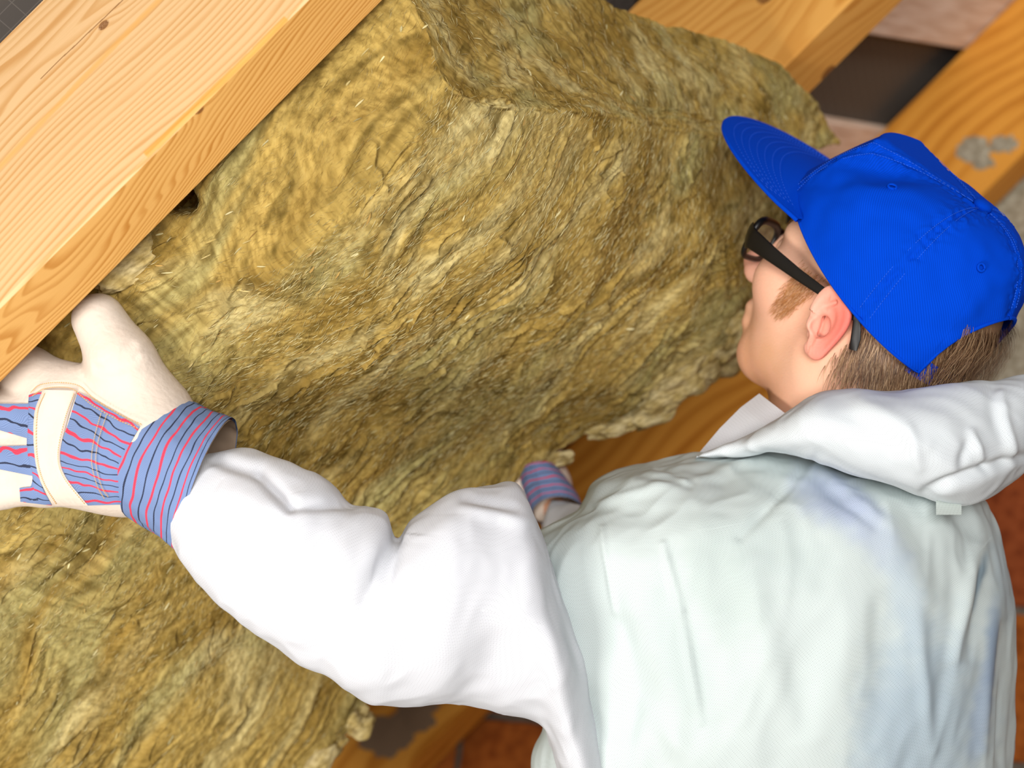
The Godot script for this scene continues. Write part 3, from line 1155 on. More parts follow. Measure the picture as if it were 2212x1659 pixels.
func crown_at(a: float, v: float) -> Vector3:
	var r := rim_at(a)
	var fr := 1.0 - smoothstep(0.45, 0.85, absf(a))       # front panel, a in -PI..PI
	var t := v * PI * 0.5
	var rr := pow(maxf(cos(t), 0.0), lerpf(0.70, 0.26, fr))
	var hh := pow(sin(t), lerpf(0.92, 0.55, fr))
	var top := 0.114
	var fv := clampf((v - 0.58) / 0.08 + 0.5, 0.0, 1.0)
	var up := v / 0.58
	var fl := 1.0 - (v - 0.58) / 0.42
	rr = lerpf(rr, lerpf(1.0 - 0.32 * up, 0.68 * fl, fv), fr)
	hh = lerpf(hh, lerpf(up - 0.03, 1.0 - 0.03 * fl, fv) if v > 0.02 else up, fr)
	var p := Vector3(-0.047 + (r.x + 0.047) * rr, lerpf(r.y, top, hh), r.z * rr)
	p += Vector3(cos(a) * 0.003, 0.004, sin(a) * 0.002) * (fr * sin(PI * clampf(v * 1.05, 0.0, 1.0)))
	return p

const SEAMS := [-2.0, -0.68, 0.68, 1.92, 3.14159]

func cap_(o: Node3D) -> void:
	var blue := std(hx("0043ca"), 0.9)
	var tw := Image.create(32, 32, false, Image.FORMAT_RGB8)
	for y in 32:
		for x in 32:
			var k := 0.94 + 0.06 * sin((x + y) * TAU / 8.0)
			tw.set_pixel(x, y, Color(k, k, k))
	blue.albedo_texture = ImageTexture.create_from_image(tw)
	blue.uv1_scale = Vector3(95, 95, 1)
	blue.metallic_specular = 0.15
	M.blue = blue
	var cr_ := noise(121, 22.0, 2)
	var pk := noise(122, 60.0, 2)
	var nu := 361
	var nv := 90
	var p := PackedVector3Array()
	var q := PackedVector3Array()
	var uv := PackedVector2Array()
	for j in nv:
		for i in nu:
			var a := -PI + TAU * (i % (nu - 1)) / (nu - 1)
			var back := (PI - absf(a)) / 0.62
			var v0 := 0.36 * sqrt(maxf(0.0, 1.0 - back * back))
			var v := lerpf(v0, 1.0, float(j) / (nv - 1))
			var c := crown_at(a, v)
			var n := Vector3(cos(a), 0.5 + v, sin(a)).normalized()
			var h := 0.0
			for s: float in SEAMS:
				var da := absf(a - s)
				da = minf(da, TAU - da) * 0.1 * maxf(cos(v * PI * 0.5), 0.06)
				h -= 0.0016 * exp(-da * da / (0.0016 * 0.0016))
				h += 0.0022 * exp(-da * da / (0.008 * 0.008)) * pk.get_noise_3dv(c * 2.0)
			var soft := smoothstep(0.6, 0.9, absf(a))
			var e := Vector3(c.x * 0.8 + c.y * 0.6, c.y - c.x * 0.4, c.z)
			h += cr_.get_noise_3dv(e) * 0.0035 * soft * sin(PI * clampf(v + 0.1, 0, 1))
			# dents of the soft panels
			h -= 0.006 * soft * exp(-(pow((v - 0.62) / 0.16, 2.0) + pow((a - 0.98) / 0.22, 2.0)))
			h += 0.004 * soft * exp(-(pow((v - 0.45) / 0.22, 2.0) + pow((a - 1.3) / 0.2, 2.0)))
			c += n * (h + 0.002)
			p.append(CT * c)
			q.append(CT * (c - n * 0.0022))
			uv.append(Vector2(a * 0.1, v * 0.16))
	var cp_ := part("cap", null, blue, o, "blue cotton baseball cap")
	var m := mb()
	sheet(m, p, nu, nv, uv, PackedColorArray(), 0)
	cp_.mesh = done(m)
	m = mb()
	sheet(m, q, nu, nv, uv, PackedColorArray(), 0)
	part("lining", done(m), blue, cp_)
	# hem along the lower edge
	m = mb()
	var pts := []
	var rad := []
	for i in 181:
		var a := -PI + TAU * i / 180.0
		var back := (PI - absf(a)) / 0.62
		pts.append(CT * (crown_at(a, 0.36 * sqrt(maxf(0.0, 1.0 - back * back))) + Vector3(cos(a), 0, sin(a)) * 0.001))
		rad.append(0.0016)
	tube(m, pts, rad, 8)
	part("hem", done(m), blue, cp_)
	# brim
	var am := 1.05
	var top := PackedVector3Array()
	var low := PackedVector3Array()
	var buv := PackedVector2Array()
	var bu := 121
	var bv := 90
	var edge := []
	for j in bv:
		var t := lerpf(-0.14, 1.0, float(j) / (bv - 1))
		for i in bu:
			var k := lerpf(-1.0, 1.0, float(i) / (bu - 1))
			var c := brim_at(k, t, am)
			var g := 0.0
			for s in 7:
				g -= 0.0006 * exp(-pow((t - (0.22 + 0.105 * s)) / 0.012, 2.0))
			top.append(CT * (c + Vector3(0, 0.0016 + g, 0)))
			low.append(CT * (c + Vector3(0, -0.0016, 0)))
			buv.append(Vector2(k * 0.1, t * 0.08))
			if j == bv - 1:
				edge.append(CT * c)
	m = mb()
	sheet(m, top, bu, bv, buv, PackedColorArray(), -1)
	if m.n[bu * 40 + 60].dot(CT.basis * Vector3(0, 1, 0)) < 0.0:
		m = mb()
		sheet(m, top, bu, bv, buv, PackedColorArray(), 2)
	sheet(m, low, bu, bv, buv, PackedColorArray(), -1)
	rad = []
	for e in edge:
		rad.append(0.0019)
	tube(m, edge, rad, 8)
	part("brim", done(m), blue, cp_)
	# button, eyelets, strap
	m = mb()
	var bc := crown_at(0.0, 1.0)
	var bp := PackedVector3Array()
	for j in 13:
		for i in 25:
			var th := PI * j / 12.0
			var ph := TAU * (i % 24) / 24.0
			bp.append(CT * (bc + Vector3(sin(th) * cos(ph) * 0.0085, 0.003 + cos(th) * 0.0048, sin(th) * sin(ph) * 0.0085)))
	sheet(m, bp, 25, 13, PackedVector2Array(), PackedColorArray(), 0)
	part("button", done(m), blue, cp_)
	for e: Array in [[1.25, 0.60], [2.5, 0.56], [-1.25, 0.6], [-2.5, 0.56]]:
		m = mb()
		var c := crown_at(e[0], e[1])
		var du := (crown_at(e[0] + 0.02, e[1]) - c).normalized()
		var dv := (crown_at(e[0], e[1] + 0.02) - c).normalized()
		var n := Vector3(cos(e[0]), 0.5 + e[1], sin(e[0])).normalized()
		pts = []
		rad = []
		for i in 21:
			var a := TAU * i / 20.0
			pts.append(CT * (c + n * 0.0032 + du * cos(a) * 0.0029 + dv * sin(a) * 0.0029))
			rad.append(0.0011)
		tube(m, pts, rad, 8)
		part("eyelet", done(m), blue, cp_)
	m = mb()
	var sp := PackedVector3Array()
	for j in 9:
		for i in 41:
			var a := PI - 0.70 + 1.40 * i / 40.0
			var r := rim_at(a)
			sp.append(CT * (Vector3(r.x * 0.97, r.y - 0.007 + 0.018 * j / 8.0, r.z * 0.97)))
	sheet(m, sp, 41, 9, PackedVector2Array(), PackedColorArray(), 0)
	part("strap", done(m), blue, cp_)
	# stitches: short raised threads
	var lines := []
	for s in 7:
		lines.append([0, 0.24 + 0.105 * s])
	for s: float in SEAMS:
		lines.append([1, s + 0.05])
		lines.append([1, s - 0.05])
	var tf := []
	for ln: Array in lines:
		for k in range(2, 66):
			var a: Vector3
			var b: Vector3
			if ln[0] == 0:
				var x := lerpf(-0.95, 0.95, k / 66.0)
				a = brim_at(x, ln[1], am) + Vector3(0, 0.0018, 0)
				b = brim_at(x + 0.012, ln[1], am) + Vector3(0, 0.0018, 0)
			else:
				var v := k / 66.0
				var aa: float = ln[1]
				var w: float = aa + (0.05 if aa > 0 else 0.0) * 0.0
				a = crown_at(w, v) + Vector3(cos(w), 0.5 + v, sin(w)).normalized() * 0.0026
				b = crown_at(w, v + 0.009) + Vector3(cos(w), 0.5 + v, sin(w)).normalized() * 0.0026
				if absf(aa) > 3.0 and v < 0.4:
					continue
			var pa := CT * a
			var pb := CT * b
			if pa.distance_to(pb) < 0.0004:
				continue
			var x := (pb - pa)
			var y := x.cross(Vector3(0.3, 0.5, 0.8)).normalized()
			tf.append(Transform3D(Basis(x, y * 0.00035, x.cross(y).normalized() * 0.00035), (pa + pb) * 0.5 - org))
	stitches(cp_, tf, hx("2a63dc"))

func stitches(o: Node3D, tf: Array, c: Color) -> void:
	var bx := BoxMesh.new()
	bx.size = Vector3(1, 1, 1)
	var mm := MultiMesh.new()
	mm.transform_format = MultiMesh.TRANSFORM_3D
	mm.mesh = bx
	mm.instance_count = tf.size()
	for k in tf.size():
		mm.set_instance_transform(k, tf[k])
	var st := MultiMeshInstance3D.new()
	st.name = "stitching"
	st.multimesh = mm
	st.material_override = std(c, 0.7)
	st.set_meta("kind", "stuff")
	o.add_child(st, true)

func brim_at(k: float, t: float, am: float) -> Vector3:
	var a := k * am
	var r := rim_at(a)
	var reach := 0.096 * pow(maxf(0.0, 1.0 - k * k), 0.42)
	var x := r.x + reach * t
	return Vector3(x + 0.004 * (1.0 - k * k), lerpf(r.y, 0.046, 0.8 * t * pow(maxf(0.0, 1.0 - k * k), 0.42)) + 0.004 - 0.014 * t * pow(maxf(0.0, 1.0 - k * k), 0.42), r.z * (1.0 + 0.13 * t))

# ---- glasses
func glasses(o: Node3D) -> void:
	var blk := std(hx("0c0b0a"), 0.42)
	blk.metallic_specular = 0.5
	var g := part("glasses", null, blk, o, "black framed glasses with broad temples")
	var m := mb()
	for s: float in [1.0, -1.0]:
		var pts := []
		var rad := []
		for i in 41:
			var a := TAU * i / 40.0
			var ca := cos(a)
			var sa := sin(a)
			var z := 0.037 + 0.029 * signf(ca) * pow(absf(ca), 0.6)
			var y := -0.003 + 0.0185 * signf(sa) * pow(absf(sa), 0.65) + 0.004 * (z - 0.037) / 0.03
			pts.append(HT * Vector3(0.115 - 2.2 * z * z, y, z * s))
			rad.append(0.0026 + 0.0012 * maxf(sa, 0.0))
		tube(m, pts, rad, 8)
	tube(m, [HT * Vector3(0.115, 0.003, 0.009), HT * Vector3(0.118, 0.006, 0.0), HT * Vector3(0.115, 0.003, -0.009)], [0.0028, 0.003, 0.0028], 8)
	g.mesh = done(m)
	for s: float in [1.0, -1.0]:
		m = mb()
		var pts := []
		var rad := []
		for e: Array in [[0.110, 0.002, 0.062, 0.011], [0.103, 0.002, 0.0715, 0.0108], [0.096, 0.003, 0.077, 0.0088], [0.07, 0.002, 0.079, 0.0066], [0.04, 0.001, 0.080, 0.0050], [0.01, 0.001, 0.081, 0.0040], [-0.014, 0.001, 0.081, 0.0034], [-0.027, -0.002, 0.0795, 0.0036], [-0.034, -0.016, 0.078, 0.0042], [-0.037, -0.025, 0.078, 0.0038]]:
			pts.append(HT * Vector3(e[0], e[1], e[2] * s))
			rad.append(e[3])
		tube(m, pts, rad, 14, PackedColorArray(), 0.24, HT.basis * Vector3(0.2, 1, 0))
		part("temple", done(m), blk, g)
		var lens := std(Color(0.9, 0.95, 0.95, 0.06), 0.05)
		lens.transparency = BaseMaterial3D.TRANSPARENCY_ALPHA
		m = mb()
		var lp := PackedVector3Array()
		for j in 5:
			for i in 41:
				var a := TAU * (i % 40) / 40.0
				var z := 0.037 + 0.029 * signf(cos(a)) * pow(absf(cos(a)), 0.6) * j / 4.0
				lp.append(HT * Vector3(0.115 - 2.2 * z * z, -0.003 + 0.0185 * signf(sin(a)) * pow(absf(sin(a)), 0.65) * j / 4.0, z * s))
		sheet(m, lp, 41, 5, PackedVector2Array(), PackedColorArray(), 1)
		part("lens", done(m), lens, g)

# ---- hair: ribbons rooted on the head
func on_head(dir: Vector3, from: Vector3) -> Vector3:
	var p := from + dir * 0.16
	for k in 14:
		p -= dir * (head_f(p) * 0.9)
	return p

func strand(m: Dictionary, root: Vector3, n: Vector3, dir: Vector3, ln: float, lift: float, wd: float, c: Color) -> void:
	var side := n.cross(dir).normalized()
	var p := PackedVector3Array()
	for k in 4:
		var t := k / 3.0
		var q := root + dir * (ln * t) + n * (lift * sin(t * 2.2) + 0.0006)
		var w := wd * (1.0 - t * 0.85)
		p.append(HT * (q - side * w))
		p.append(HT * (q + side * w))
	sheet(m, p, 2, 4, PackedVector2Array(), PackedColorArray([c]), -1)

func hair(o: Node3D) -> void:
	var hm := std(Color.WHITE, 0.45, true)
	hm.metallic_specular = 0.4
	var h := part("hair", null, hm, o, "short brown hair below the cap")
	var r := RandomNumberGenerator.new()
	r.seed = 17
	var tones := [lin("6b4f38"), lin("8a6a4c"), lin("a58563"), lin("59412f"), lin("b89a78"), lin("7a5a40")]
	var m := mb()
	var made := 0
	while made < 6000:
		var a := r.randf_range(1.55, PI + 0.9)
		var y := r.randf_range(-0.1, 0.035)
		var dir := Vector3(cos(a), 0, sin(a))
		var p := on_head(dir, Vector3(-0.02, y, 0))
		if r.randf() > nape(p):
			continue
		var cq := CT.affine_inverse() * (HT * p)
		var ca := atan2(cq.z, cq.x + 0.016)
		var cb := (PI - absf(ca)) / 0.62
		if cq.y > crown_at(ca, 0.36 * sqrt(maxf(0.0, 1.0 - cb * cb))).y - 0.003:
			continue
		var n := dir
		var d := (Vector3(-0.25, -1.0, -0.25 * signf(p.z)) + Vector3(r.randfn(0, 0.16), 0, r.randfn(0, 0.16)))
		d = (d - n * d.dot(n)).normalized()
		strand(m, p, n, d, r.randf_range(0.010, 0.022), r.randf_range(0.001, 0.004), 0.00028, tones[r.randi() % 6])
		made += 1
	# locks that fall out of the opening over the strap
	for k in 1500:
		var a := PI + r.randf_range(-0.5, 0.5)
		var v := r.randf_range(0.02, 0.30)
		var c := HT.affine_inverse() * (CT * (crown_at(a, v) * 0.985))
		var n := Vector3(cos(a), 0.25, sin(a)).normalized()
		var d := (Vector3(-0.15, -1.0, 0.45) + Vector3(r.randfn(0, 0.12), 0, r.randfn(0, 0.12)))
		d = (d - n * d.dot(n)).normalized()
		strand(m, c, n, d, r.randf_range(0.018, 0.036), r.randf_range(0.004, 0.011), 0.0003, tones[r.randi() % 6])
	h.mesh = done(m)
	m = mb()
	var reds := [lin("b07644"), lin("c08a58"), lin("9a663c"), lin("caa07a")]
	made = 0
	while made < 900:
		var p := on_head(Vector3(0, 0, 1), Vector3(r.randf_range(-0.005, 0.062), r.randf_range(-0.045, 0.045), 0))
		if r.randf() > sideburn(p) * 0.6:
			continue
		var d := (Vector3(0.25, -1.0, 0.0) + Vector3(r.randfn(0, 0.25), 0, r.randfn(0, 0.1))).normalized()
		strand(m, p, Vector3(0, 0, 1), d, r.randf_range(0.004, 0.009), r.randf_range(0.0005, 0.0015), 0.00018, reds[r.randi() % 4])
		made += 1
	part("sideburn", done(m), hm, h, "reddish sideburn in front of the ear")

# ------------------------------------------------------------------ coverall
# creases: [x1, y1, x2, y2, half width, height in mm]; seen in the photograph, pressed into the cloth
var creases := []
var tints := []
var fold_a: FastNoiseLite
var fold_b: FastNoiseLite

func fold(x: float, y: float) -> float:
	var h := 0.0
	for e: Array in creases:
		var w: float = e[4]
		if y < minf(e[1], e[3]) - 3.0 * w or y > maxf(e[1], e[3]) + 3.0 * w:
			continue
		var bx: float = e[2] - e[0]
		var by: float = e[3] - e[1]
		var t: float = ((x - e[0]) * bx + (y - e[1]) * by) / (bx * bx + by * by)
		if t < -0.3 or t > 1.3:
			continue
		var tc := clampf(t, 0.0, 1.0)
		var dx: float = x - (e[0] + bx * tc)
		var dy: float = y - (e[1] + by * tc)
		var d2: float = (dx * dx + dy * dy) / (w * w)
		if d2 < 7.0:
			h += e[5] * 0.001 * exp(-d2) * (0.35 + 0.65 * sin(PI * clampf(t * 0.8 + 0.1, 0.0, 1.0)))
	return h

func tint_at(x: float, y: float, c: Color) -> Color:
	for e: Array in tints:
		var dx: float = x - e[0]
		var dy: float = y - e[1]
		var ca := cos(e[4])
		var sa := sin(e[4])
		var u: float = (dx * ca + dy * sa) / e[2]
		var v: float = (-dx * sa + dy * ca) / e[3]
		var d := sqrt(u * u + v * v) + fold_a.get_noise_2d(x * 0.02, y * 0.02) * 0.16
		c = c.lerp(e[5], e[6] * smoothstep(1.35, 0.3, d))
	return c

# rings: [x top, y top, x bottom, y bottom, distance, half depth, shift of the near side]
func loft(m: Dictionary, rings: Array, nu: int, nv: int, power: float, c0: Color, rough: float, slant := 0.2) -> void:
	var drape_y := B * Vector3(sin(slant), cos(slant), 0)
	var drape_x := B * Vector3(cos(slant), -sin(slant), 0)
	var drape_z := B * Vector3(0, 0, 1)
	var keys := []
	var keys2 := []
	for k in rings.size():
		var e: Array = rings[k]
		var t := float(k) / (rings.size() - 1)
		keys.append([Vector4(e[0], e[1], e[4], t), Vector4(e[2], e[3], e[5], t), Vector4(e[6], 0, 0, t)])
	var ka := []
	var kb := []
	var kc := []
	for e: Array in keys:
		ka.append(e[0])
		kb.append(e[1])
		kc.append(e[2])
	var p := PackedVector3Array()
	var col := PackedColorArray()
	var px := PackedVector2Array()
	for j in nv:
		var t := float(j) / (nv - 1)
		var a := cr(ka, t)
		var b := cr(kb, t)
		var s := cr(kc, t)
		for i in nu:
			var q_ := float(i % (nu - 1)) / (nu - 1)
			var th := PI * q_ / 0.76 if q_ < 0.76 else PI + PI * (q_ - 0.76) / 0.24
			var c := cos(th)
			var d := sin(th)
			c = signf(c) * pow(absf(c), power)
			var dd := signf(d) * pow(absf(d), power)
			var x := (a.x + b.x) * 0.5 + (a.x - b.x) * 0.5 * c + s.x * dd
			var y := (a.y + b.y) * 0.5 + (a.y - b.y) * 0.5 * c
			p.append(wp(x, y, a.z - maxf(b.z, 0.002) * dd))
			px.append(Vector2(x, y))
	# cloth: creases and crumple along the normal
	var q := p.duplicate()
	var mid := PackedVector3Array()
	for j in nv:
		var s := Vector3.ZERO
		for i in nu - 1:
			s += p[j * nu + i]
		mid.append(s / (nu - 1))
	for j in nv:
		for i in nu:
			var k := j * nu + i
			var u := p[j * nu + (i + 1 if i < nu - 1 else 1)] - p[j * nu + (i - 1 if i > 0 else nu - 2)]
			var v := p[mini(j + 1, nv - 1) * nu + i] - p[maxi(j - 1, 0) * nu + i]
			var n := u.cross(v).normalized()
			if n.dot(p[k] - mid[j]) < 0.0:
				n = -n
			var near := smoothstep(-0.3, 0.25, n.dot((EYE - p[k]).normalized()))
			var x := p[k] - org
			var h := fold(px[k].x, px[k].y) * near if near > 0.02 else 0.0
			# drapes run down the cloth, wide soft folds with a few tighter ones
			var e := Vector3(x.dot(drape_x) * 11.0, x.dot(drape_y) * 3.2, x.dot(drape_z) * 11.0)
			var r1 := fold_a.get_noise_3dv(e)
			var r2 := fold_b.get_noise_3dv(e * 1.9)
			h += rough * (r1 * 0.0050 + (0.35 - sqrt(r2 * r2 + 0.006)) * 0.0030 + fold_b.get_noise_3dv(x * 30.0) * 0.0005)
			q[k] = p[k] + n * h
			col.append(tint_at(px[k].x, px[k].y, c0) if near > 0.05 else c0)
	var uv := PackedVector2Array()
	for j in nv:
		for i in nu:
			uv.append(Vector2(float(i) / nu, float(j) / nv))
	sheet(m, q, nu, nv, uv, col, 0)

func coverall(o: Node3D) -> void:
	fold_a = noise(131, 1.0, 2)
	fold_b = noise(132, 1.0, 2)
	var cloth := std(Color.WHITE, 0.8, true)
	cloth.metallic_specular = 0.25
	# embossed dots of the nonwoven cloth
	var im := Image.create(32, 32, false, Image.FORMAT_RGB8)
	im.fill(Color(1, 1, 1))
	for y in 32:
		for x in 32:
			var k := cos(TAU * x / 16.0) * cos(TAU * y / 16.0)
			if k > 0.3:
				var v := 1.0 - 0.16 * clampf((k - 0.3) * 2.0, 0, 1)
				im.set_pixel(x, y, Color(v, v, v))
	cloth.albedo_texture = ImageTexture.create_from_image(im)
	cloth.uv1_triplanar = true
	cloth.uv1_scale = Vector3(270, 270, 270)
	cloth.backlight_enabled = true
	cloth.backlight = Color(0.25, 0.25, 0.25)
	M.cloth = cloth
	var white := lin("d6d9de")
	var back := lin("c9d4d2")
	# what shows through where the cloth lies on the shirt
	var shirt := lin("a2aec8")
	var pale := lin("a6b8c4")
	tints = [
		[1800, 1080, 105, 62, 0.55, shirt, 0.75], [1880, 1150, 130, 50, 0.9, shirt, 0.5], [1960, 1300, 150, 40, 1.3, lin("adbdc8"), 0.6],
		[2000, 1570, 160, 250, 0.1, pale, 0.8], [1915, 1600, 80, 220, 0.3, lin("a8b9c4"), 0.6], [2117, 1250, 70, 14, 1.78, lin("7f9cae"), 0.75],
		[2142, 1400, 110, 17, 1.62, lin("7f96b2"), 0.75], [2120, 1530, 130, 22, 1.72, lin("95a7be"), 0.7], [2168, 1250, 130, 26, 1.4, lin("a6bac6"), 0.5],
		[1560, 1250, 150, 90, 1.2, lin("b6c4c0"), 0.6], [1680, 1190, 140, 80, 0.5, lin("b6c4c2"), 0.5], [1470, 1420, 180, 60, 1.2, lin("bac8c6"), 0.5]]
	creases = [
		# trunk
		[1432, 1175, 1470, 1320, 9, 3.2], [1470, 1320, 1515, 1560, 9, 3.2], [1455, 1200, 1540, 1560, 40, -4.0],
		[1300, 1140, 1318, 1330, 8, 2.6], [1335, 1360, 1400, 1659, 55, -10.0], [1390, 1530, 1380, 1680, 30, 7.0], [1420, 1560, 1500, 1640, 30, 4.0],
		[1255, 1180, 1330, 1400, 40, -8.0], [1610, 1240, 1660, 1420, 30, 4.0], [1660, 1420, 1720, 1600, 30, 3.0], [1560, 1200, 1600, 1400, 45, -3.5],
		[1765, 985, 1600, 1160, 12, -3.5], [1765, 985, 1690, 1060, 26, 3.0], [1760, 1010, 1900, 1130, 16, 3.5], [1780, 1045, 1890, 1140, 14, -3.5], [1900, 1130, 1990, 1300, 40, 4.0],
		[1940, 1230, 1900, 1500, 45, -4.0], [1850, 1330, 1780, 1640, 60, 6.0], [1980, 1330, 2010, 1620, 16, 3.0], [2110, 1180, 2060, 1420, 14, 4.5], [2125, 1250, 2095, 1420, 14, -4.0],
		[2150, 1300, 2120, 1620, 14, 4.0], [2170, 1350, 2160, 1640, 12, -3.0], [2060, 1110, 2110, 1160, 20, -4.0],
		[1290, 1090, 1480, 1040, 10, 2.6], [1480, 1040, 1620, 1000, 10, 2.6], [1380, 1030, 1490, 1050, 9, -3.0], [1420, 1010, 1500, 1040, 8, -2.4],
		# sleeve
		[449, 985, 560, 1022, 15, -5.0], [560, 1022, 630, 1096, 15, -7.0], [630, 1096, 760, 1086, 12, -4.0], [500, 1070, 600, 1120, 36, 4.0],
		[858, 1164, 790, 1300, 24, -6.0], [790, 1300, 740, 1420, 26, -3.5], [892, 1190, 880, 1300, 40, 3.5], [1000, 1100, 1140, 1130, 14, 3.0], [1000, 1080, 1110, 1100, 12, -3.0],
		[640, 1120, 660, 1300, 40, 3.5], [720, 1150, 760, 1330, 34, 4.0], [560, 1150, 560, 1290, 40, -3.0], [1090, 1370, 1060, 1500, 60, -6.0], [1110, 1300, 1230, 1470, 40, 4.0], [980, 1200, 960, 1480, 60, 4.0],
		# hood
		[1800, 880, 1930, 960, 30, -3.0], [1860, 870, 2000, 960, 22, 3.0], [1960, 925, 1985, 1010, 14, 3.0], [2100, 930, 2120, 990, 10, 4.0], [2090, 960, 2075, 1010, 12, -3.0],
		[2160, 850, 2190, 1000, 12, 5.0], [2000, 1056, 2130, 1012, 12, -7.0], [2130, 1012, 2215, 985, 12, -6.0], [1650, 965, 1780, 935, 24, 3.0], [1700, 940, 1900, 1000, 30, -2.5], [2140, 830, 2170, 930, 22, -4.0]]
	var cv := part("coverall", null, cloth, o, "white nonwoven hooded coverall")
	var m := mb()
	# trunk, from shoulder to waist; columns: x left, y, x right, y, distance, half depth
	var rows := []
	for e: Array in [[955, 1640, 1840, 1.20, 0.02], [970, 1570, 1890, 1.19, 0.045], [988, 1470, 1930, 1.187, 0.065], [1012, 1352, 1985, 1.183, 0.085], [1040, 1285, 2050, 1.178, 0.105], [1080, 1262, 2118, 1.172, 0.122], [1108, 1245, 2135, 1.17, 0.13], [1140, 1190, 2150, 1.168, 0.135], [1180, 1140, 2160, 1.167, 0.139], [1230, 1125, 2174, 1.165, 0.142], [1320, 1130, 2191, 1.166, 0.146], [1440, 1150, 2193, 1.17, 0.148], [1560, 1178, 2190, 1.175, 0.148], [1659, 1150, 2186, 1.18, 0.146], [1900, 1170, 2180, 1.20, 0.14], [2300, 1160, 2190, 1.22, 0.13]]:
		rows.append([e[1], e[0], e[2], e[0], e[3], e[4], 0.0])
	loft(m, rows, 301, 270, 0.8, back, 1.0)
	part("trunk", done(m), cloth, cv)
	# left sleeve
	m = mb()
	var arm := [[452, 977, 385, 1190, 1.045, 0.040, -42], [530, 975, 412, 1236, 1.04, 0.046, -46], [606, 1000, 446, 1272, 1.035, 0.050, -40], [660, 1022, 500, 1322, 1.03, 0.053, -30], [701, 1040, 560, 1370, 1.03, 0.056, -22],
		[758, 1082, 640, 1430, 1.03, 0.058, -12], [796, 1090, 707, 1455, 1.03, 0.060, -6], [831, 1107, 752, 1492, 1.032, 0.062, 0], [857, 1160, 799, 1522, 1.035, 0.063, 0], [892, 1120, 860, 1527, 1.038, 0.066, 0],
		[963, 1074, 940, 1528, 1.045, 0.070, 0], [1012, 1054, 1008, 1527, 1.055, 0.073, 0], [1062, 1050, 1085, 1547, 1.065, 0.076, 4], [1114, 1047, 1172, 1570, 1.075, 0.078, 14], [1146, 1110, 1215, 1680, 1.085, 0.075, 24], [1184, 1205, 1262, 1820, 1.10, 0.062, 30], [1248, 1362, 1320, 1920, 1.115, 0.036, 20], [1305, 1510, 1340, 1880, 1.125, 0.004, 0]]
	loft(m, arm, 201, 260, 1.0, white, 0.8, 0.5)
	part("sleeve", done(m), cloth, cv)
	# right sleeve, behind the chest
	m = mb()
	loft(m, [[1192, 1080, 1172, 1130, 1.392, 0.022, 0], [1200, 1082, 1178, 1160, 1.385, 0.030, 0], [1240, 1088, 1220, 1210, 1.36, 0.042, 0], [1290, 1096, 1280, 1260, 1.33, 0.055, 0], [1400, 1080, 1380, 1330, 1.29, 0.07, 0], [1560, 1090, 1540, 1340, 1.24, 0.07, 0]], 81, 80, 1.0, white, 1.0)
	part("sleeve", done(m), cloth, cv)
	# hood lying on the back
	m = mb()
	var hood := [[1500, 984, 1508, 992, 1.13, 0.006, 0], [1560, 962, 1568, 988, 1.125, 0.012, 0], [1610, 945, 1622, 984, 1.11, 0.024, 0], [1655, 920, 1662, 975, 1.10, 0.034, 0], [1705, 890, 1712, 982, 1.09, 0.045, 0], [1770, 854, 1775, 1000, 1.082, 0.054, 0], [1850, 843, 1850, 1026, 1.075, 0.060, 0], [1910, 842, 1915, 1040, 1.072, 0.064, 0], [1980, 832, 1985, 1066, 1.072, 0.068, 0], [2050, 826, 2055, 1086, 1.076, 0.068, 0], [2120, 824, 2110, 1080, 1.085, 0.064, 0], [2170, 820, 2165, 1052, 1.095, 0.060, 0], [2225, 810, 2215, 1015, 1.105, 0.052, 0], [2280, 810, 2265, 960, 1.12, 0.035, 0], [2310, 850, 2300, 890, 1.13, 0.006, 0]]
	loft(m, hood, 121, 200, 0.9, lin("d8dfe3"), 0.9, -1.0)
	part("hood", done(m), cloth, cv)
	# stand of the collar at the throat
	m = mb()
	var cpnt := [[[1640, 850, 1.175], [1712, 905, 1.13]], [[1600, 880, 1.172], [1700, 950, 1.115]], [[1555, 925, 1.168], [1670, 972, 1.135]], [[1495, 996, 1.165], [1600, 992, 1.15]]]
	for side in 2:
		var pp := PackedVector3Array()
		for j in 25:
			var t := j / 24.0 * 3.0
			var k := mini(int(t), 2)
			var f := t - k
			for i in 17:
				var s := i / 16.0
				var a0: Array = cpnt[k][0]
				var a1: Array = cpnt[k + 1][0]
				var b0: Array = cpnt[k][1]
				var b1: Array = cpnt[k + 1][1]
				var xa := lerpf(lerpf(a0[0], a1[0], f), lerpf(b0[0], b1[0], f), s)
				var ya := lerpf(lerpf(a0[1], a1[1], f), lerpf(b0[1], b1[1], f), s)
				var da := lerpf(lerpf(a0[2], a1[2], f), lerpf(b0[2], b1[2], f), s) - 0.008 * sin(PI * s)
				pp.append(wp(xa, ya, da + 0.0012 * side))
		sheet(m, pp, 17, 25, PackedVector2Array(), PackedColorArray([lin("d8dade")]), 1)
	part("collar", done(m), cloth, cv)
	# label below the hood
	m = mb()
	var tg := PackedVector3Array()
	for j in 5:
		for i in 9:
			var x := 2022.0 + 55.0 * i / 8.0
			var y := 1070.0 + 42.0 * j / 4.0
			tg.append(wp(x, y, 1.058 + 0.012 * i / 8.0 - 0.02 * j / 4.0))
	sheet(m, tg, 9, 5, PackedVector2Array(), PackedColorArray([lin("cfd8d2")]), 1)
	part("label_patch", done(m), cloth, cv)
	# trouser legs and boots, below the picture
	var hip := wp(1670, 2250, 1.22)
	var across := (B * Vector3(1, 0, 0))
	across.y = 0.0
	across = across.normalized()
	var rub := std(hx("2a2724"), 0.6)
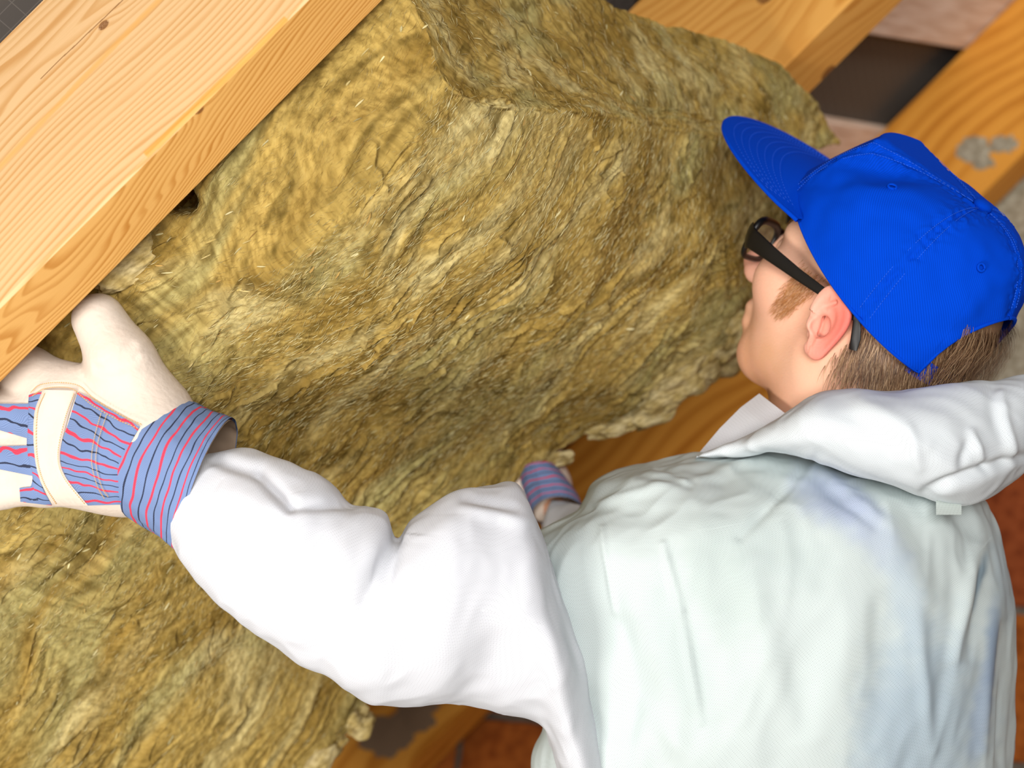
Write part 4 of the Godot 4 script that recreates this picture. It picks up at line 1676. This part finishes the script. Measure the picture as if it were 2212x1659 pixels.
	for s: float in [-1.0, 1.0]:
		m = mb()
		var h := hip + across * 0.095 * s
		tube(m, [h + Vector3(0, 0.02, 0), Vector3(h.x, hip.y * 0.55, h.z), Vector3(h.x, 0.10, h.z)], [0.115, 0.095, 0.085], 24, PackedColorArray([white]))
		part("trouser_leg", done(m), cloth, cv)
		m = mb()
		var fw := Vector3(-across.z, 0, across.x)
		if fw.dot(B * Vector3(0, 0, -1)) < 0.0:
			fw = -fw
		fw = (fw - across * 0.6).normalized()
		tube(m, [Vector3(h.x, 0.14, h.z), Vector3(h.x, 0.06, h.z)], [0.055, 0.06], 16)
		tube(m, [Vector3(h.x, 0.045, h.z) - fw * 0.07, Vector3(h.x, 0.045, h.z) + fw * 0.1, Vector3(h.x, 0.04, h.z) + fw * 0.19], [0.045, 0.048, 0.038], 16)
		part("boot", done(m), rub, o)

# ------------------------------------------------------------------ gloves
var glove_bones := []
var glove_cuts := []                           # creases of the leather

func glove_f(p: Vector3) -> float:
	var d := 1.0
	for e: Array in glove_bones:
		var q := cap(p, e[0], e[1], e[2], e[3])
		d = smin(d, q, e[4]) if d < 0.9 else q
	for e: Array in glove_cuts:
		d = -smin(-d, cap(p, e[0], e[1], e[2], e[3]), 0.004)
	return d

func bone(x1: float, y1: float, d1: float, x2: float, y2: float, d2: float, r1: float, r2: float, k: float) -> Array:
	return [cp(x1, y1, d1), cp(x2, y2, d2), r1, r2, k]

func glove_d(x: float, y: float) -> float:             # distance to the front of the glove along a pixel's line of sight
	var dir := cp(x, y, 1.0)
	var d := 1.0
	for k in 22:
		var g := glove_f(dir * d)
		d += g * 0.92
		if g < 0.0004:
			break
		if d > 1.2:
			return 1.055
	return d

# a cloth panel on the glove between two edges, each a list of pixels
func panel(m: Dictionary, a: Array, b: Array, nu: int, nv: int, out: float) -> void:
	var ea := []
	var eb := []
	for k in a.size():
		ea.append(Vector4(a[k][0], a[k][1], 0, float(k) / (a.size() - 1)))
		eb.append(Vector4(b[k][0], b[k][1], 0, float(k) / (b.size() - 1)))
	var p := PackedVector3Array()
	var uv := PackedVector2Array()
	var pk := noise(141, 0.018, 2)
	var tall: float = Vector2(a[0][0] - a[-1][0], a[0][1] - a[-1][1]).length() * 0.00036
	for j in nv:
		var t := float(j) / (nv - 1)
		var u := cr(ea, t)
		var v := cr(eb, t)
		for i in nu:
			var s := float(i) / (nu - 1)
			var x := lerpf(u.x, v.x, s)
			var y := lerpf(u.y, v.y, s)
			var rim := 1.0 - pow(absf(s * 2.0 - 1.0), 6.0)
			p.append(wp(x, y, glove_d(x, y) - out * (0.35 + 0.65 * rim)))
			uv.append(Vector2(s * u.distance_to(v) * 0.00036, t * tall + pk.get_noise_2d(x, y) * 0.0025))
	sheet(m, p, nu, nv, uv, PackedColorArray(), 1)

func gloves(o: Node3D) -> void:
	var leather := std(hx("d8cabb"), 0.7)
	leather.metallic_specular = 0.3
	leather.normal_enabled = true
	leather.normal_texture = noise_tex(143, 0.04, 4, [], 256, 1.5)
	leather.uv1_triplanar = true
	leather.uv1_scale = Vector3(14, 14, 14)
	# striped twill: blue with red and black threads
	var im := Image.create(64, 256, false, Image.FORMAT_RGB8)
	for y in 256:
		for x in 64:
			var c := hx("7f94be").lerp(hx("62779f"), 0.5 + 0.5 * sin((x + y) * TAU / 4.0))
			var yy := y % 64
			if yy >= 4 and yy < 13:
				c = hx("e4475c").lerp(hx("c43a50"), 0.5 + 0.5 * sin((x + y) * TAU / 4.0))
			elif yy >= 38 and yy < 43:
				c = hx("30364a")
			im.set_pixel(x, y, c)
	var stripe := std(Color.WHITE, 0.85)
	stripe.albedo_texture = ImageTexture.create_from_image(im)
	stripe.uv1_scale = Vector3(30, 18, 1)
	var cuffm: StandardMaterial3D = stripe.duplicate()
	cuffm.uv1_scale = Vector3(30, 3.3, 1)
	glove_bones = [
		bone(318, 880, 1.052, 262, 778, 1.042, 0.030, 0.0255, 0.01), bone(262, 778, 1.042, 213, 690, 1.044, 0.0250, 0.0205, 0.008),
		bone(285, 940, 1.052, 140, 850, 1.050, 0.027, 0.021, 0.02), bone(270, 975, 1.052, 110, 915, 1.050, 0.026, 0.021, 0.02), bone(270, 1010, 1.052, 95, 985, 1.050, 0.026, 0.020, 0.02), bone(270, 1040, 1.055, 100, 1045, 1.052, 0.022, 0.0175, 0.02),
		bone(330, 975, 1.052, 270, 985, 1.052, 0.040, 0.036, 0.03),
		bone(140, 845, 1.050, 60, 805, 1.060, 0.0215, 0.0205, 0.01), bone(60, 805, 1.060, 36, 812, 1.075, 0.0205, 0.019, 0.006),
		bone(110, 905, 1.050, 0, 893, 1.052, 0.0195, 0.0185, 0.008), bone(0, 893, 1.052, -90, 905, 1.066, 0.0185, 0.017, 0.006),
		bone(95, 985, 1.050, -10, 988, 1.053, 0.0185, 0.0175, 0.008), bone(-10, 988, 1.053, -90, 1000, 1.066, 0.0175, 0.0165, 0.006),
		bone(95, 1045, 1.052, 0, 1056, 1.056, 0.0165, 0.0155, 0.008), bone(0, 1056, 1.056, -60, 1068, 1.066, 0.0155, 0.0145, 0.006)]
	var cuts := []
	for ln: Array in [[[203, 798], [232, 803], [262, 797], [298, 776]], [[236, 786], [262, 770], [288, 745]]]:
		for k in ln.size() - 1:
			cuts.append([cp(ln[k][0], ln[k][1], glove_d(ln[k][0], ln[k][1]) - 0.0036), cp(ln[k + 1][0], ln[k + 1][1], glove_d(ln[k + 1][0], ln[k + 1][1]) - 0.0038), 0.0046, 0.0044])
	glove_cuts = cuts
	var g := part("glove", null, leather, o, "left work glove of cream leather with a striped back and cuff")
	var m := mb()
	var white := func(_p: Vector3, _n: Vector3) -> Color: return Color.WHITE
	add_net(m, nets(cp(-160, 1160, 1.10) + Vector3(0, 0, -0.02), cp(440, 590, 0.98) + Vector3(0.0, 0, 0.0), 0.0026, glove_f), Transform3D(B, EYE), white)
	g.mesh = done(m)
	# striped panels of the back: wrist, knuckles, fingers
	m = mb()
	panel(m, [[168, 846], [150, 905], [128, 980], [140, 1030], [190, 1092]], [[302, 922], [272, 975], [258, 1015], [262, 1060], [262, 1090]], 40, 60, 0.0022)
	part("wrist_panel", done(m), stripe, g)
	m = mb()
	panel(m, [[62, 853], [60, 890], [58, 980], [70, 1035], [50, 1085]], [[95, 845], [75, 900], [78, 985], [92, 1050], [112, 1092]], 16, 60, 0.0016)
	part("knuckle_panel", done(m), stripe, g)
	for e: Array in [[[-60, 872, 70, 872], [-60, 912, 70, 950]], [[-60, 966, 66, 962], [-60, 1002, 80, 1030]], [[42, 1054, 80, 1050], [44, 1084, 100, 1086]]]:
		m = mb()
		var a: Array = e[0]
		var b: Array = e[1]
		panel(m, [[a[0], a[1]], [(a[0] + b[0]) * 0.5, (a[1] + b[1]) * 0.5], [b[0], b[1]]], [[a[2], a[3]], [(a[2] + b[2]) * 0.5, (a[3] + b[3]) * 0.5], [b[2], b[3]]], 36, 20, 0.0016)
		part("finger_panel", done(m), stripe, g)
	# leather band over the knuckles
	m = mb()
	panel(m, [[92, 842], [74, 895], [74, 980], [88, 1042], [118, 1093]], [[166, 844], [146, 905], [130, 980], [142, 1030], [190, 1092]], 30, 60, 0.0040)
	part("knuckle_band", done(m), leather, g, "cream leather band across the knuckles")
	# yellow seams
	var tf := []
	for ln: Array in [[[66, 848], [85, 832], [125, 826], [170, 833], [200, 858], [250, 890], [308, 918]], [[70, 855], [95, 840], [130, 836], [160, 842], [195, 872], [245, 902], [300, 926]], [[96, 850], [80, 895], [79, 980], [93, 1040], [122, 1090]], [[160, 850], [140, 905], [125, 980], [137, 1030], [184, 1090]], [[218, 893], [203, 950], [198, 1000], [210, 1050], [226, 1078]], [[230, 897], [213, 950], [207, 1000], [219, 1050], [234, 1074]]]:
		var key := []
		for k in ln.size():
			key.append(Vector4(ln[k][0], ln[k][1], 0, float(k) / (ln.size() - 1)))
		for k in 56:
			var a := cr(key, k / 56.0)
			var b := cr(key, (k + 0.6) / 56.0)
			var pa := wp(a.x, a.y, glove_d(a.x, a.y) - 0.0044)
			var pb := wp(b.x, b.y, glove_d(b.x, b.y) - 0.0044)
			var x := pb - pa
			var y := x.cross(Vector3(0.3, 0.5, 0.8)).normalized()
			tf.append(Transform3D(Basis(x, y * 0.0005, x.cross(y).normalized() * 0.0005), (pa + pb) * 0.5 - org))
	stitches(g, tf, hx("d8b070"))
	# cuffs: a flared tube with an inside
	cuff(g, [[374, 855, 262, 1102, 1.05, 0.042, -52], [410, 866, 305, 1132, 1.05, 0.046, -48], [447, 884, 345, 1158, 1.05, 0.049, -44], [480, 893, 375, 1185, 1.05, 0.050, -40], [502, 903, 400, 1200, 1.05, 0.050, -36]], cuffm)
	glove_cuts = []
	var g2 := part("glove", null, leather, o, "right work glove, only its striped cuff shows under the slab")
	glove_bones = [bone(1165, 1055, 1.43, 1125, 990, 1.445, 0.036, 0.038, 0.02), bone(1125, 990, 1.445, 1050, 955, 1.455, 0.028, 0.02, 0.02), bone(1130, 985, 1.445, 1080, 915, 1.455, 0.026, 0.018, 0.02), bone(1140, 980, 1.445, 1118, 905, 1.455, 0.025, 0.018, 0.02), bone(1150, 985, 1.445, 1152, 915, 1.455, 0.023, 0.017, 0.02), bone(1110, 1005, 1.44, 1060, 1005, 1.45, 0.026, 0.019, 0.01)]
	m = mb()
	add_net(m, nets(cp(960, 1120, 1.5) + Vector3(0, 0, -0.06), cp(1240, 800, 1.38) + Vector3(0.02, 0.02, 0), 0.006, glove_f), Transform3D(B, EYE), white)
	g2.mesh = done(m)
	cuff(g2, [[1202, 1010, 1122, 1020, 1.41, 0.034, 0, -18], [1226, 1040, 1126, 1050, 1.405, 0.035, 0, -24], [1250, 1076, 1138, 1084, 1.40, 0.036, 0, -30], [1259, 1104, 1150, 1108, 1.395, 0.036, 0, -34]], cuffm)

func cuff(g: Node3D, rings: Array, mat: Material) -> void:
	var ka := []
	var kb := []
	var kc := []
	for k in rings.size():
		var e: Array = rings[k]
		var t := float(k) / (rings.size() - 1)
		ka.append(Vector4(e[0], e[1], e[4], t))
		kb.append(Vector4(e[2], e[3], e[5], t))
		kc.append(Vector4(e[6], e[7] if e.size() > 7 else 0, 0, t))
	var nz := noise(151, 1.0, 2)
	var m := mb()
	var outer: ArrayMesh
	for side in 2:
		var p := PackedVector3Array()
		var uv := PackedVector2Array()
		for j in 41:
			var t := j / 40.0
			var a := cr(ka, t)
			var b := cr(kb, t)
			var s := cr(kc, t)
			var k := 1.0 - 0.04 * side
			for i in 97:
				var th := TAU * (i % 96) / 96.0
				var w := 1.0 + 0.03 * nz.get_noise_2d(cos(th) * 2.0 + t, sin(th) * 2.0)
				var x := (a.x + b.x) * 0.5 + (a.x - b.x) * 0.5 * cos(th) * k * w + s.x * sin(th) * k
				var y := (a.y + b.y) * 0.5 + (a.y - b.y) * 0.5 * cos(th) * k * w + s.y * sin(th) * k
				p.append(wp(x, y, a.z - b.z * sin(th) * k * w))
				uv.append(Vector2(th * 0.045, t * 0.075 * 5.0 + 0.012 * nz.get_noise_2d(th * 1.2, t * 3.0)))
		sheet(m, p, 97, 41, uv, PackedColorArray(), 0)
		if side == 0:
			outer = done(m)
			m = mb()
	var cf := part("cuff", outer, mat, g, "blue cuff striped red and black")
	part("cuff_lining", done(m), std(hx("a08c78"), 0.9), cf)
